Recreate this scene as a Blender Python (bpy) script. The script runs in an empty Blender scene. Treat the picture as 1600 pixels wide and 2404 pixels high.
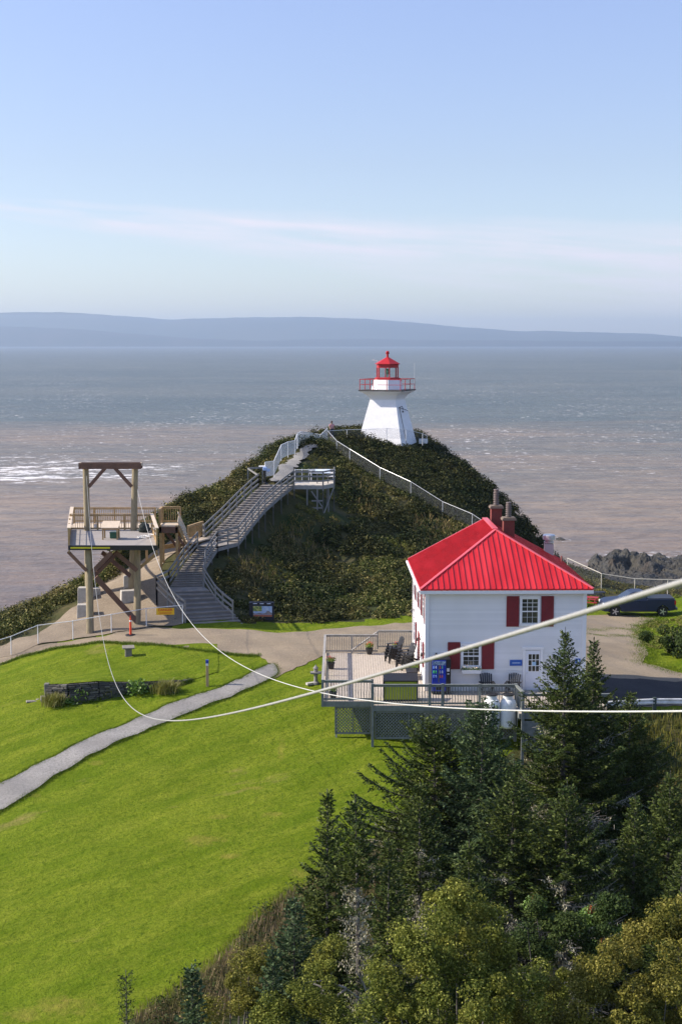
import bpy, math, random
import numpy as np
from mathutils import Vector, Matrix, geometry
R = math.radians
S = bpy.context.scene
C = S.collection
# ------------------------------------------------------------------ camera, sky, sun, exposure
F = 3339.0; TH = math.atan(398 / F); HC = 18.5        # focal length in photo pixels, downward tilt, eye height
cd = bpy.data.cameras.new('camera'); cam = bpy.data.objects.new('camera', cd); C.objects.link(cam)
cam.location = (0, 0, HC); cam.rotation_euler = (R(90) - TH, 0, 0)
cd.sensor_fit = 'VERTICAL'; cd.sensor_height = 36; cd.sensor_width = 24; cd.lens = 50
cd.clip_start = .3; cd.clip_end = 90000
cd.dof.use_dof = True; cd.dof.focus_distance = 85; cd.dof.aperture_fstop = 7.1
S.camera = cam
SUN_EL, SUN_AZ = 36.0, 2.5                            # sun stands to the left (-x), a touch beyond
sd = bpy.data.lights.new('sun', 'SUN'); sun = bpy.data.objects.new('sun', sd); C.objects.link(sun)
sd.energy = 4.6; sd.angle = R(.5); sd.color = (1, .90, .77)
sv = Vector((-math.cos(R(SUN_AZ)) * math.cos(R(SUN_EL)), math.sin(R(SUN_AZ)) * math.cos(R(SUN_EL)), math.sin(R(SUN_EL))))
sun.rotation_euler = sv.to_track_quat('Z', 'Y').to_euler()
W = bpy.data.worlds.new('World'); S.world = W; W.use_nodes = True
nt = W.node_tree; nt.nodes.clear()
def N(t, typ, **kw):
    n = t.nodes.new(typ)
    for k, v in kw.items():
        if k in n.inputs.keys(): n.inputs[k].default_value = v
        else: setattr(n, k, v)
    return n
sky = N(nt, 'ShaderNodeTexSky', sky_type='NISHITA', sun_disc=False, sun_elevation=R(SUN_EL), sun_rotation=R(-90 + SUN_AZ), altitude=50, air_density=1.0, dust_density=.6, ozone_density=1.6)
tc = N(nt, 'ShaderNodeTexCoord'); sep = N(nt, 'ShaderNodeSeparateXYZ'); nt.links.new(tc.outputs['Generated'], sep.inputs[0])
def M(t, op, a, b=None, c=None, clamp=False):
    n = t.nodes.new('ShaderNodeMath'); n.operation = op; n.use_clamp = clamp
    for i, v in enumerate((a, b, c)):
        if v is None: continue
        if isinstance(v, (int, float)): n.inputs[i].default_value = v
        else: t.links.new(v, n.inputs[i])
    return n.outputs[0]
# a thin veil of high cloud low over the far shore, stretched sideways
tilt = M(nt, 'ADD', sep.outputs['Z'], M(nt, 'MULTIPLY', sep.outputs['X'], .075))
w_ = M(nt, 'MAXIMUM', M(nt, 'ADD', .038, M(nt, 'MULTIPLY', sep.outputs['X'], .115)), .009)      # the veil widens to the right
wob = N(nt, 'ShaderNodeTexNoise', Scale=9.0, Detail=4.0); nt.links.new(sep.outputs['X'], wob.inputs['Vector'])
top_ = M(nt, 'SUBTRACT', M(nt, 'ADD', .087, M(nt, 'MULTIPLY', wob.outputs['Fac'], .007)), M(nt, 'MULTIPLY', sep.outputs['X'], .028)); u_ = M(nt, 'DIVIDE', M(nt, 'SUBTRACT', top_, sep.outputs['Z']), w_)
band = M(nt, 'MULTIPLY', M(nt, 'MULTIPLY', u_, 3, clamp=True), M(nt, 'MULTIPLY', M(nt, 'SUBTRACT', 1.25, u_), 1.6, clamp=True), clamp=True)
cmb = N(nt, 'ShaderNodeCombineXYZ'); nt.links.new(M(nt, 'MULTIPLY', sep.outputs['X'], 5), cmb.inputs[0]); nt.links.new(M(nt, 'MULTIPLY', tilt, 60), cmb.inputs[1])
cn = N(nt, 'ShaderNodeTexNoise', Scale=1.0, Detail=7.0, Roughness=.6); nt.links.new(cmb.outputs[0], cn.inputs['Vector'])
cm = M(nt, 'MULTIPLY', M(nt, 'MULTIPLY', M(nt, 'SUBTRACT', cn.outputs['Fac'], .36), 4.0, clamp=True), band, clamp=True)
mx = N(nt, 'ShaderNodeMix', data_type='RGBA'); nt.links.new(M(nt, 'MULTIPLY', cm, 1.0), mx.inputs[0]); tn = N(nt, 'ShaderNodeMix', data_type='RGBA', blend_type='MULTIPLY'); tn.inputs[0].default_value = 1; nt.links.new(sky.outputs[0], tn.inputs[6]); tr_ = N(nt, 'ShaderNodeValToRGB'); nt.links.new(sep.outputs['Z'], tr_.inputs[0]); er = tr_.color_ramp.elements; er[0].position = 0.0; er[0].color = (.72, .75, .87, 1); er[1].position = .12; er[1].color = (.76, .70, .765, 1)
e3 = er.new(.26); e3.color = (.89, .79, .90, 1); e4 = er.new(.6); e4.color = (1.06, .98, 1.05, 1)
nt.links.new(tr_.outputs[0], tn.inputs[7]); nt.links.new(tn.outputs[2], mx.inputs[6]); mx.inputs[7].default_value = (4.15, 4.05, 4.5, 1)
bg = N(nt, 'ShaderNodeBackground', Strength=.15); nt.links.new(mx.outputs[2], bg.inputs[0])
wo = N(nt, 'ShaderNodeOutputWorld'); nt.links.new(bg.outputs[0], wo.inputs[0])
S.view_settings.view_transform = 'Standard'; S.view_settings.look = 'None'; S.view_settings.exposure = 0.6; S.view_settings.gamma = 1.0
S.render.engine = 'CYCLES'
S.cycles.volume_bounces = 0; S.cycles.max_bounces = 8; S.cycles.transparent_max_bounces = 24

# ------------------------------------------------------------------ photo pixel -> place
ct, st = math.cos(TH), math.sin(TH)
def ray(px, py):
    u = (px - 800) / F; v = (1202 - py) / F
    return u, ct + v * st, -st + v * ct
def P(px, py, D):
    u, dy, dz = ray(px, py); k = D / dy
    return Vector((u * k, D, HC + dz * k))
def G(px, py, z):
    u, dy, dz = ray(px, py); k = (z - HC) / dz
    return Vector((u * k, dy * k, z))

# ------------------------------------------------------------------ materials
MATS = {}
def mat(name, col, rough=.6, col2=None, scale=4.0, stretch=(1, 1, 1), contrast=(.35, .65), bump=0, bscale=None, metal=0, spec=.5, island=None, detail=5.0, col3=None, scale3=.4, trans=0, coat=0):
    if name in MATS: return MATS[name]
    m = bpy.data.materials.new(name); m.use_nodes = True; t = m.node_tree; b = t.nodes['Principled BSDF']
    b.inputs['Roughness'].default_value = rough; b.inputs['Metallic'].default_value = metal; b.inputs['Specular IOR Level'].default_value = spec
    b.inputs['Coat Weight'].default_value = coat
    tcn = N(t, 'ShaderNodeTexCoord'); mp = N(t, 'ShaderNodeMapping', Scale=stretch); t.links.new(tcn.outputs['Object'], mp.inputs['Vector'])
    out = None
    c1 = (*col, 1)
    def mixc(fac, a, bcol):
        k = N(t, 'ShaderNodeMix', data_type='RGBA'); t.links.new(fac, k.inputs[0])
        if isinstance(a, tuple): k.inputs[6].default_value = a
        else: t.links.new(a, k.inputs[6])
        k.inputs[7].default_value = bcol; return k.outputs[2]
    cur = c1
    if col2:
        n = N(t, 'ShaderNodeTexNoise', Scale=scale, Detail=detail, Roughness=.6); t.links.new(mp.outputs[0], n.inputs['Vector'])
        f = N(t, 'ShaderNodeMapRange'); t.links.new(n.outputs['Fac'], f.inputs[0]); f.inputs[1].default_value = contrast[0]; f.inputs[2].default_value = contrast[1]
        cur = mixc(f.outputs[0], cur, (*col2, 1))
    if col3:
        n = N(t, 'ShaderNodeTexNoise', Scale=scale3, Detail=3.0); t.links.new(mp.outputs[0], n.inputs['Vector'])
        f = N(t, 'ShaderNodeMapRange'); t.links.new(n.outputs['Fac'], f.inputs[0]); f.inputs[1].default_value = .45; f.inputs[2].default_value = .65
        cur = mixc(f.outputs[0], cur, (*col3, 1))
    if island:
        g = N(t, 'ShaderNodeNewGeometry'); rp = N(t, 'ShaderNodeValToRGB'); rp.color_ramp.interpolation = 'LINEAR'
        while len(rp.color_ramp.elements) > 1: rp.color_ramp.elements.remove(rp.color_ramp.elements[0])
        for i, (pos, cc) in enumerate(island):
            e = rp.color_ramp.elements[0] if i == 0 else rp.color_ramp.elements.new(pos)
            e.position = pos; e.color = (*cc, 1)
        t.links.new(g.outputs['Random Per Island'], rp.inputs[0])
        k = N(t, 'ShaderNodeMix', data_type='RGBA'); k.inputs[0].default_value = .55
        if isinstance(cur, tuple): k.inputs[6].default_value = cur
        else: t.links.new(cur, k.inputs[6])
        t.links.new(rp.outputs[0], k.inputs[7]); cur = k.outputs[2]
    if isinstance(cur, tuple): b.inputs['Base Color'].default_value = cur
    else: t.links.new(cur, b.inputs['Base Color'])
    if bump:
        n = N(t, 'ShaderNodeTexNoise', Scale=bscale or scale * 3, Detail=6.0); t.links.new(mp.outputs[0], n.inputs['Vector'])
        bp = N(t, 'ShaderNodeBump', Strength=min(1, bump), Distance=.05 * max(1, bump)); t.links.new(n.outputs['Fac'], bp.inputs['Height']); t.links.new(bp.outputs[0], b.inputs['Normal'])
    if trans:                                          # thin leaves let some light through
        o = t.nodes['Material Output']; tr = N(t, 'ShaderNodeBsdfTranslucent'); ms = N(t, 'ShaderNodeMixShader'); ms.inputs[0].default_value = trans
        if isinstance(cur, tuple): tr.inputs[0].default_value = cur
        else: t.links.new(cur, tr.inputs[0])
        t.links.new(b.outputs[0], ms.inputs[1]); t.links.new(tr.outputs[0], ms.inputs[2]); t.links.new(ms.outputs[0], o.inputs['Surface'])
    MATS[name] = m; return m
def glass_mat(name, tint, rough=.05):
    if name in MATS: return MATS[name]
    m = mat(name, tint, rough, spec=.8); return m
def chain_mat(name, col, cover):
    if name in MATS: return MATS[name]
    m = bpy.data.materials.new(name); m.use_nodes = True; t = m.node_tree; b = t.nodes['Principled BSDF']; o = t.nodes['Material Output']
    b.inputs['Base Color'].default_value = (*col, 1); b.inputs['Roughness'].default_value = .5
    g = N(t, 'ShaderNodeTexCoord'); s_ = N(t, 'ShaderNodeSeparateXYZ'); t.links.new(g.outputs['UV'], s_.inputs[0])
    def wires(sign):
        d = M(t, 'ADD' if sign > 0 else 'SUBTRACT', s_.outputs[0], s_.outputs[1])
        fr = M(t, 'FRACT', M(t, 'MULTIPLY', d, 14.0)); return M(t, 'LESS_THAN', fr, cover)
    a = M(t, 'MAXIMUM', wires(1), wires(-1))
    tr = N(t, 'ShaderNodeBsdfTransparent'); ms = N(t, 'ShaderNodeMixShader'); t.links.new(a, ms.inputs[0]); t.links.new(tr.outputs[0], ms.inputs[1]); t.links.new(b.outputs[0], ms.inputs[2]); t.links.new(ms.outputs[0], o.inputs['Surface'])
    MATS[name] = m; return m

# ------------------------------------------------------------------ objects
def tag(o, label=None, cat=None, group=None, kind=None):
    if label: o['label'] = label
    if cat: o['category'] = cat
    if group: o['group'] = group
    if kind: o['kind'] = kind
    return o
def thing(name, label, cat, loc=(0, 0, 0), rz=0, group=None):
    o = bpy.data.objects.new(name, None); C.objects.link(o); o.location = loc; o.rotation_euler = (0, 0, rz); o.empty_display_size = .2
    return tag(o, label, cat, group)
def world_mat(o):
    m = Matrix.LocRotScale(o.location, o.rotation_euler, o.scale)
    return world_mat(o.parent) @ m if o.parent else m
class MB:
    def __init__(s): s.v = []; s.f = []; s.m = []; s.uv = None
    def add(s, vs, fs, mi=0):
        k = len(s.v); s.v += [tuple(v) for v in vs]; s.f += [tuple(i + k for i in f) for f in fs]; s.m += [mi] * len(fs); return s
    def box(s, c, d, rz=0, mi=0, taper=1.0):
        x, y, z = d[0] / 2, d[1] / 2, d[2] / 2; vs = []
        for dz in (-1, 1):
            k = taper if dz > 0 else 1
            for dx, dy in ((-1, -1), (1, -1), (1, 1), (-1, 1)):
                a, b = dx * x * k, dy * y * k
                vs.append((c[0] + a * math.cos(rz) - b * math.sin(rz), c[1] + a * math.sin(rz) + b * math.cos(rz), c[2] + dz * z))
        return s.add(vs, [(3, 2, 1, 0), (4, 5, 6, 7), (0, 1, 5, 4), (1, 2, 6, 5), (2, 3, 7, 6), (3, 0, 4, 7)], mi)
    def beam(s, a, b, w, h, mi=0, up=(0, 0, 1)):
        a = Vector(a); b = Vector(b); d = (b - a).normalized(); u = Vector(up)
        if abs(d.dot(u)) > .97: u = Vector((0, 1, 0))
        r = d.cross(u).normalized(); u = r.cross(d).normalized(); vs = []
        for p in (a, b):
            for i, j in ((-1, -1), (1, -1), (1, 1), (-1, 1)): vs.append(p + r * i * w / 2 + u * j * h / 2)
        return s.add(vs, [(0, 1, 2, 3), (7, 6, 5, 4), (0, 4, 5, 1), (1, 5, 6, 2), (2, 6, 7, 3), (3, 7, 4, 0)], mi)
    def tube(s, pts, rad, n=8, mi=0, cap=True):
        pts = [Vector(p) for p in pts]; rs = rad if isinstance(rad, (list, tuple, np.ndarray)) else [rad] * len(pts); vs = []; fs = []
        for i, p in enumerate(pts):
            d = (pts[min(i + 1, len(pts) - 1)] - pts[max(i - 1, 0)]).normalized(); u = Vector((0, 0, 1)) if abs(d.z) < .95 else Vector((0, 1, 0))
            r = d.cross(u).normalized(); u = r.cross(d)
            for j in range(n):
                a = 2 * math.pi * j / n; vs.append(p + (r * math.cos(a) + u * math.sin(a)) * rs[i])
        for i in range(len(pts) - 1):
            for j in range(n): fs.append((i * n + j, i * n + (j + 1) % n, (i + 1) * n + (j + 1) % n, (i + 1) * n + j))
        if cap: fs.append(tuple(range(n - 1, -1, -1))); fs.append(tuple((len(pts) - 1) * n + j for j in range(n)))
        return s.add(vs, fs, mi)
    def lathe(s, c, prof, n=16, mi=0, a0=0):
        vs = []; fs = []
        for r, z in prof:
            for j in range(n):
                a = a0 + 2 * math.pi * j / n; vs.append((c[0] + r * math.cos(a), c[1] + r * math.sin(a), c[2] + z))
        for i in range(len(prof) - 1):
            for j in range(n): fs.append((i * n + j, i * n + (j + 1) % n, (i + 1) * n + (j + 1) % n, (i + 1) * n + j))
        fs.append(tuple(range(n - 1, -1, -1))); fs.append(tuple((len(prof) - 1) * n + j for j in range(n)))
        return s.add(vs, fs, mi)
    def prism(s, poly, y0, y1, mi=0, axes='xz'):
        n = len(poly); vs = []
        for y in (y0, y1):
            for a, b in poly: vs.append({'xz': (a, y, b), 'xy': (a, b, y), 'yz': (y, a, b)}[axes])
        fs = [tuple(range(n)), tuple(range(2 * n - 1, n - 1, -1))] + [(i, n + i, n + (i + 1) % n, (i + 1) % n) for i in range(n)]
        return s.add(vs, fs, mi)
    def quad(s, a, b, c, d, mi=0): return s.add([a, b, c, d], [(0, 1, 2, 3)], mi)
    def build(s, name, mats, parent=None, world=False, smooth=False, bevel=0):
        if not isinstance(mats, (list, tuple)): mats = [mats]
        me = bpy.data.meshes.new(name); vs = s.v
        if world and parent is not None:
            inv = world_mat(parent).inverted(); vs = [inv @ Vector(v) for v in vs]
        me.from_pydata([tuple(v) for v in vs], [], s.f); me.polygons.foreach_set('material_index', s.m)
        for m in mats: me.materials.append(m)
        if smooth: me.polygons.foreach_set('use_smooth', [True] * len(s.f))
        me.validate(); me.update()
        import bmesh
        bm = bmesh.new(); bm.from_mesh(me); bmesh.ops.recalc_face_normals(bm, faces=bm.faces); bm.to_mesh(me); bm.free()
        o = bpy.data.objects.new(name, me); C.objects.link(o); o.parent = parent
        if bevel:
            md = o.modifiers.new('bevel', 'BEVEL'); md.width = bevel; md.segments = 2; md.limit_method = 'ANGLE'
        return o
def copy_tree(o, parent=None):
    c = o.copy(); C.objects.link(c); c.parent = parent
    for ch in o.children: copy_tree(ch, c)
    return c
def np_mesh(name, V, Q, material, parent=None, smooth=False, attr=None):
    """V (n,3) vertices, Q (m,4) or (m,3) faces."""
    me = bpy.data.meshes.new(name); k = Q.shape[1]
    me.vertices.add(len(V)); me.vertices.foreach_set('co', np.asarray(V, np.float32).ravel())
    me.loops.add(Q.size); me.loops.foreach_set('vertex_index', np.asarray(Q, np.int32).ravel())
    me.polygons.add(len(Q)); me.polygons.foreach_set('loop_start', np.arange(0, Q.size, k, dtype=np.int32))
    me.polygons.foreach_set('use_smooth', np.full(len(Q), smooth))
    if attr:
        for an, av in attr.items():
            at = me.attributes.new(an, 'FLOAT', 'POINT'); at.data.foreach_set('value', np.asarray(av, np.float32))
    for m in (material if isinstance(material, (list, tuple)) else [material]): me.materials.append(m)
    me.update(calc_edges=True); me.validate()
    o = bpy.data.objects.new(name, me); C.objects.link(o); o.parent = parent; return o
def leaves(c, d, s, l, w, bend=None):
    """rhombic leaf faces: centres c, long axis d, cross axis s."""
    l = np.asarray(l).reshape(-1, 1) * .5; w = np.asarray(w).reshape(-1, 1) * .5
    V = np.stack([c - d * l, c + s * w + d * l * .15, c + d * l, c - s * w + d * l * .15], 1).reshape(-1, 3)
    return V
def unit(a): return a / np.maximum(np.linalg.norm(a, axis=1, keepdims=True), 1e-9)
def quads(n): return np.arange(n * 4).reshape(-1, 4)

# ------------------------------------------------------------------ terrain heights
cp = []
def cpx(px, py, D, dz=0): p = P(px, py, D); cp.append((p.x, p.y, p.z + dz))
cp += [(-12, 88, -.1), (-5, 88, -.05), (2, 88, -.05), (2, 93, 0), (-5, 93, 0), (-3, 84, -.4), (6, 93, 0), (10, 90, -.2), (14, 92, -.9), (20, 95, -1.7), (22, 107, -2.15), (26, 106.5, -2.1), (17, 110, -2), (27, 112, -1.9), (14, 80, -1.5), (22, 80, -1.75), (30, 82, -1.5), (26, 92, -1.2), (31, 100, .3), (27, 98, -1.3),
       (13, 74.3, -1.0), (18, 74.3, -1.0), (23, 74.3, -1.0), (32, 74.3, -1.0), (14, 77.5, -1.5), (22, 77.5, -1.5), (14, 70, -3.1), (23, 69, -3.5), (14, 60, -5.2), (22, 58, -5.6), (8, 65, -3.6), (-1, 72, -2.1), (4, 72, -2.1), (9, 72, -2.1), (4, 77, -1.2), (-1, 80, -.8), (8, 80, -1.2), (4, 84, -.3),
       (-20, 70, -3), (-5, 70, -2.5), (-15, 60, -3.8), (-5, 60, -3.5), (3, 60, -3.7), (-12, 45, -4.9), (-3, 45, -4.9), (-10, 32, -5.7), (0, 32, -6.3), (4, 45, -6), (9, 50, -6.6), (16, 48, -7.2), (12, 38, -7.8), (20, 38, -7.8), (8, 28, -8), (20, 25, -8), (-15, 20, -6.5), (0, 15, -8), (0, 0, -8), (20, 0, -8), (-20, 0, -8), (0, -40, -8), (40, -30, -8), (-40, -20, -9), (50, 40, -5), (50, 70, -2), (50, 95, 0), (-30, 50, -6),
       (-21, 80, -1.7), (-18, 85, -.9), (-26, 74, -3.3), (-30, 65, -5)]
for a in ((27, 1539, 88.9), (90, 1512, 89.5), (172, 1502, 90), (262, 1486, 90.6), (344, 1472, 92), (316, 1400, 98), (200, 1440, 95), (250, 1370, 99), (390, 1305, 102), (120, 1470, 94), (340, 1345, 99.5), (420, 1380, 97),
          (463, 1440, 93.5), (640, 1400, 100), (900, 1430, 97), (1000, 1350, 108), (700, 1300, 112), (850, 1300, 113), (800, 1205, 122), (560, 1318, 103), (600, 1222, 112), (700, 1152, 119), (740, 1172, 119), (640, 1131, 119), (665, 1092, 126), (700, 1057, 134), (750, 1042, 138), (909, 1040, 148), (830, 1034, 146), (1000, 1060, 149),
          (820, 1090, 134), (891, 1132, 131), (963, 1166, 128), (1038, 1213, 126), (1107, 1242, 124), (1180, 1290, 122), (400, 1218, 110), (456, 1182, 113), (524, 1152, 117), (573, 1138, 121), (615, 1100, 127), (650, 1078, 133),
          (1100, 1125, 144), (1165, 1185, 141), (1225, 1260, 138), (1265, 1325, 136), (1340, 1350, 130), (1410, 1385, 117), (1540, 1400, 116), (900, 1090, 141), (1050, 1150, 137)): cpx(*a)
for a in ((0, 1460, 97), (100, 1418, 99), (200, 1385, 100.5), (290, 1350, 103)): cpx(*a, dz=-.3)
cp = np.array(cp)
def tps(r2): return .5 * r2 * np.log(r2 + 1e-9)
def fit_tps(c, lam=2.0):
    n = len(c); d = ((c[:, None, :2] - c[None, :, :2]) ** 2).sum(2); A = np.zeros((n + 3, n + 3)); A[:n, :n] = tps(d) + lam * np.eye(n) * 3
    Pm = np.c_[np.ones(n), c[:, :2]]; A[:n, n:] = Pm; A[n:, :n] = Pm.T
    return np.linalg.solve(A, np.r_[c[:, 2], 0, 0, 0])
WT = fit_tps(cp)
EDGE = [(-90, 40), (-48, 62), (-36, 80), (-27.5, 93), (-24.5, 98), (-20.5, 102.5), (-17, 106.5), (-14.5, 110.5), (-12.9, 113), (-11.0, 117), (-9.5, 121), (-8.2, 127), (-6.6, 133), (-5.2, 142), (-4.5, 152), (0, 158), (8, 158), (10.5, 152), (13.2, 147), (15.8, 144), (17.8, 142), (19.2, 140), (20.6, 138), (24.5, 134), (31, 131.5), (42, 129), (62, 120), (110, 104), (110, -80), (-90, -80)]
E_ = np.array(EDGE, float)
def edge_dist(x, y):
    """distance outside the clifftop line (0 inside)."""
    d = np.full(x.shape, 1e9); ins = np.zeros(x.shape, bool)
    for i in range(len(E_)):
        a = E_[i]; b = E_[(i + 1) % len(E_)]; ab = b - a
        t = np.clip(((x - a[0]) * ab[0] + (y - a[1]) * ab[1]) / (ab @ ab), 0, 1)
        d = np.minimum(d, np.hypot(x - a[0] - t * ab[0], y - a[1] - t * ab[1]))
        c = (a[1] > y) != (b[1] > y)
        with np.errstate(divide='ignore', invalid='ignore'): ins ^= c & (x < (b[0] - a[0]) * (y - a[1]) / (b[1] - a[1]) + a[0])
    return np.where(ins, 0, d)
def H(x, y):
    x = np.asarray(x, float); y = np.asarray(y, float); sh = x.shape; x = x.ravel(); y = y.ravel(); z = np.empty(x.size)
    for i in range(0, x.size, 20000):
        xs = x[i:i + 20000]; ys = y[i:i + 20000]
        r2 = (xs[:, None] - cp[None, :, 0]) ** 2 + (ys[:, None] - cp[None, :, 1]) ** 2
        z[i:i + 20000] = tps(r2) @ WT[:len(cp)] + WT[-3] + WT[-2] * xs + WT[-1] * ys
    d = edge_dist(x, y); z = np.clip(z, -12, 8.75)
    z += .05 * np.sin(x * .9 + 1) * np.cos(y * .7) + .03 * np.sin(x * 2.3 + y * 1.7)
    z = z - 1.2 * d * np.clip(d / 3, 0, 1) - .35 * d
    return np.maximum(z, -46).reshape(sh)
def h1(x, y): return float(H(np.array([x]), np.array([y]))[0])
def hit(px, py, dz=0):
    """where the sight line through a photo pixel meets the ground."""
    u, dy, dz_ = ray(px, py); k = np.arange(25, 175, .05) / dy
    z = HC + dz_ * k; g = H(u * k, dy * k) + dz; i = int(np.argmax(z < g)); return Vector((u * k[i], dy * k[i], float(g[i])))
def hits(pts, dz=0): return [hit(a, b, dz) for a, b in pts]
def inside(poly, x, y):
    ins = np.zeros(x.shape, bool); n = len(poly)
    for i in range(n):
        a = poly[i]; b = poly[(i + 1) % n]; c = (a[1] > y) != (b[1] > y)
        with np.errstate(divide='ignore', invalid='ignore'): ins ^= c & (x < (b[0] - a[0]) * (y - a[1]) / (b[1] - a[1] + 1e-12) + a[0])
    return ins
# ------------------------------------------------------------------ the setting: ground, sea, far shore
rng = np.random.default_rng(7); random.seed(5)
gx = np.arange(-110, 110.01, .6); gy = np.arange(-60, 200.01, .6)
X, Y = np.meshgrid(gx, gy); Z = H(X, Y)
nx, ny = len(gx), len(gy)
idx = np.arange(nx * ny).reshape(ny, nx); Q = np.stack([idx[:-1, :-1], idx[:-1, 1:], idx[1:, 1:], idx[1:, :-1]], -1).reshape(-1, 4)

def ramp_mat(name, build):
    m = bpy.data.materials.new(name); m.use_nodes = True; build(m.node_tree, m.node_tree.nodes['Principled BSDF']); MATS[name] = m; return m
def mixn(t, fac, a, b):
    k = N(t, 'ShaderNodeMix', data_type='RGBA')
    for i, v in ((0, fac), (6, a), (7, b)):
        if isinstance(v, tuple): k.inputs[i].default_value = v if len(v) == 4 else (*v, 1)
        elif isinstance(v, (int, float)): k.inputs[i].default_value = v
        else: t.links.new(v, k.inputs[i])
    return k.outputs[2]
def noise(t, vec, scale, detail=5.0, rough=.6):
    n = N(t, 'ShaderNodeTexNoise', Scale=scale, Detail=detail, Roughness=rough); t.links.new(vec, n.inputs['Vector']); return n.outputs['Fac']
def mrange(t, v, a, b, c=0.0, d=1.0):
    f = N(t, 'ShaderNodeMapRange'); t.links.new(v, f.inputs[0])
    for i, k in enumerate((a, b, c, d)): f.inputs[i + 1].default_value = k
    return f.outputs[0]
def mapped(t, scale=(1, 1, 1), rot=(0, 0, 0), coord='Object'):
    g = N(t, 'ShaderNodeTexCoord'); mp = N(t, 'ShaderNodeMapping', Scale=scale, Rotation=rot); t.links.new(g.outputs[coord], mp.inputs['Vector']); return mp.outputs[0]
def mapped_dir(t, ang, sx, sy=1.0):
    v = mapped(t, (1, 1, 1), (0, 0, R(-ang))); mp = N(t, 'ShaderNodeMapping', Scale=(sx, sy, 1)); t.links.new(v, mp.inputs['Vector']); return mp.outputs[0]
def lawn_nodes(t, b):
    v = mapped(t); v2 = mapped_dir(t, 41, .35)
    base = mixn(t, mrange(t, noise(t, v2, .22, 4), .35, .65), (.142, .200, .012), (.190, .232, .018))
    base = mixn(t, M(t, 'MULTIPLY', mrange(t, noise(t, v2, 1.3, 6, .7), .42, .68), .75), base, (.25, .28, .03))
    base = mixn(t, M(t, 'MULTIPLY', mrange(t, noise(t, mapped_dir(t, 35, .5), 5.5, 8, .8), .50, .64), .8), base, (.055, .10, .004))
    base = mixn(t, M(t, 'MULTIPLY', mrange(t, noise(t, mapped_dir(t, 41, .25), 1.1, 7, .7), .44, .62), .45), base, (.07, .125, .003))
    base = mixn(t, M(t, 'MULTIPLY', mrange(t, noise(t, mapped(t, (1, .7, 1)), 11, 6, .85), .50, .64), .75), base, (.045, .085, .008))
    base = mixn(t, M(t, 'MULTIPLY', mrange(t, noise(t, mapped(t, (1, .7, 1)), 9, 6, .85), .40, .30), .5), base, (.24, .26, .04))
    base = mixn(t, M(t, 'MULTIPLY', mrange(t, noise(t, mapped_dir(t, 30, .45), .17, 7, .62), .635, .70), .8), base, (.30, .235, .085))
    t.links.new(base, b.inputs['Base Color']); b.inputs['Roughness'].default_value = .85; b.inputs['Specular IOR Level'].default_value = .03
    pos = N(t, 'ShaderNodeSeparateXYZ'); t.links.new(mapped(t), pos.inputs[0]); acc = None
    for (px, py, rx_, ry_) in ((478, 1972, 1.5, 1.0), (512, 1918, .7, .5), (640, 1912, .9, .5), (150, 2362, 2.0, 1.1), (700, 2052, .8, .6), (60, 2385, 1.2, .8), (590, 1850, 1.2, .4), (540, 2010, .8, .5), (225, 1790, .8, .5), (70, 1868, .9, .5), (660, 1760, .35, 2.2)):
        c_ = hit(px, py); ex_ = M(t, 'DIVIDE', M(t, 'SUBTRACT', pos.outputs[0], c_.x), rx_); ey_ = M(t, 'DIVIDE', M(t, 'SUBTRACT', pos.outputs[1], c_.y), ry_); q_ = M(t, 'SUBTRACT', 1, M(t, 'ADD', M(t, 'MULTIPLY', ex_, ex_), M(t, 'MULTIPLY', ey_, ey_)), clamp=True); acc = q_ if acc is None else M(t, 'MAXIMUM', acc, q_)
    dry = M(t, 'MULTIPLY', mrange(t, M(t, 'ADD', M(t, 'MULTIPLY', acc, .5), noise(t, v, 2.2, 6, .75)), .78, 1.25), .75)
    base = mixn(t, dry, base, (.32, .25, .06))
    wv = N(t, 'ShaderNodeTexWave', Scale=.17, Distortion=1.6, Detail=2.0); wv.inputs['Detail Scale'].default_value = .3; t.links.new(mapped(t, (1, 1, 1), (0, 0, R(-131))), wv.inputs['Vector'])
    base = mixn(t, M(t, 'MULTIPLY', wv.outputs['Fac'], .25), base, (.09, .15, .008))
    t.links.new(base, b.inputs['Base Color'])
    h = M(t, 'ADD', M(t, 'MULTIPLY', noise(t, v, 3, 6, .7), .22), M(t, 'MULTIPLY', noise(t, v, 28, 3, .7), .05))
    bp = N(t, 'ShaderNodeBump', Strength=.8, Distance=1.0); t.links.new(h, bp.inputs['Height']); t.links.new(bp.outputs[0], b.inputs['Normal'])
M_LAWN = ramp_mat('lawn', lawn_nodes)
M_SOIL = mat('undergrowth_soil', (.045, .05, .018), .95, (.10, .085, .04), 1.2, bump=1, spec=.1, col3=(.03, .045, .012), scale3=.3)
# regions of the ground mesh: 0 lawn, 1 rough ground under shrubs, 2 cliff rock
HILL = [tuple(hit(a, b)[:2]) for a, b in ((566, 1462), (640, 1462), (760, 1462), (900, 1452), (1000, 1447))]
M_ROCK = mat('cliff_rock', (.09, .075, .06), .9, (.03, .03, .028), .5, bump=1, bscale=2, spec=.2)
cxm = gx[:-1][None, :] + .3 + 0 * gy[:-1][:, None]; cym = gy[:-1][:, None] + .3 + 0 * gx[:-1][None, :]
ed = edge_dist(cxm, cym)
lawn_edge = [tuple(hit(a, b)[:2]) for a, b in ((301, 2404), (434, 2312), (530, 2241), (576, 2185), (617, 2148), (663, 2108), (735, 2072), (800, 2020), (870, 1965), (950, 1905), (1040, 1840), (1150, 1795), (1250, 1745))]
gully = lawn_edge + [(9.4, 71.5), (13, 74.2), (60, 74.2), (60, 20), (-3, 20)]
reg = np.zeros(cxm.shape, np.int32)
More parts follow.
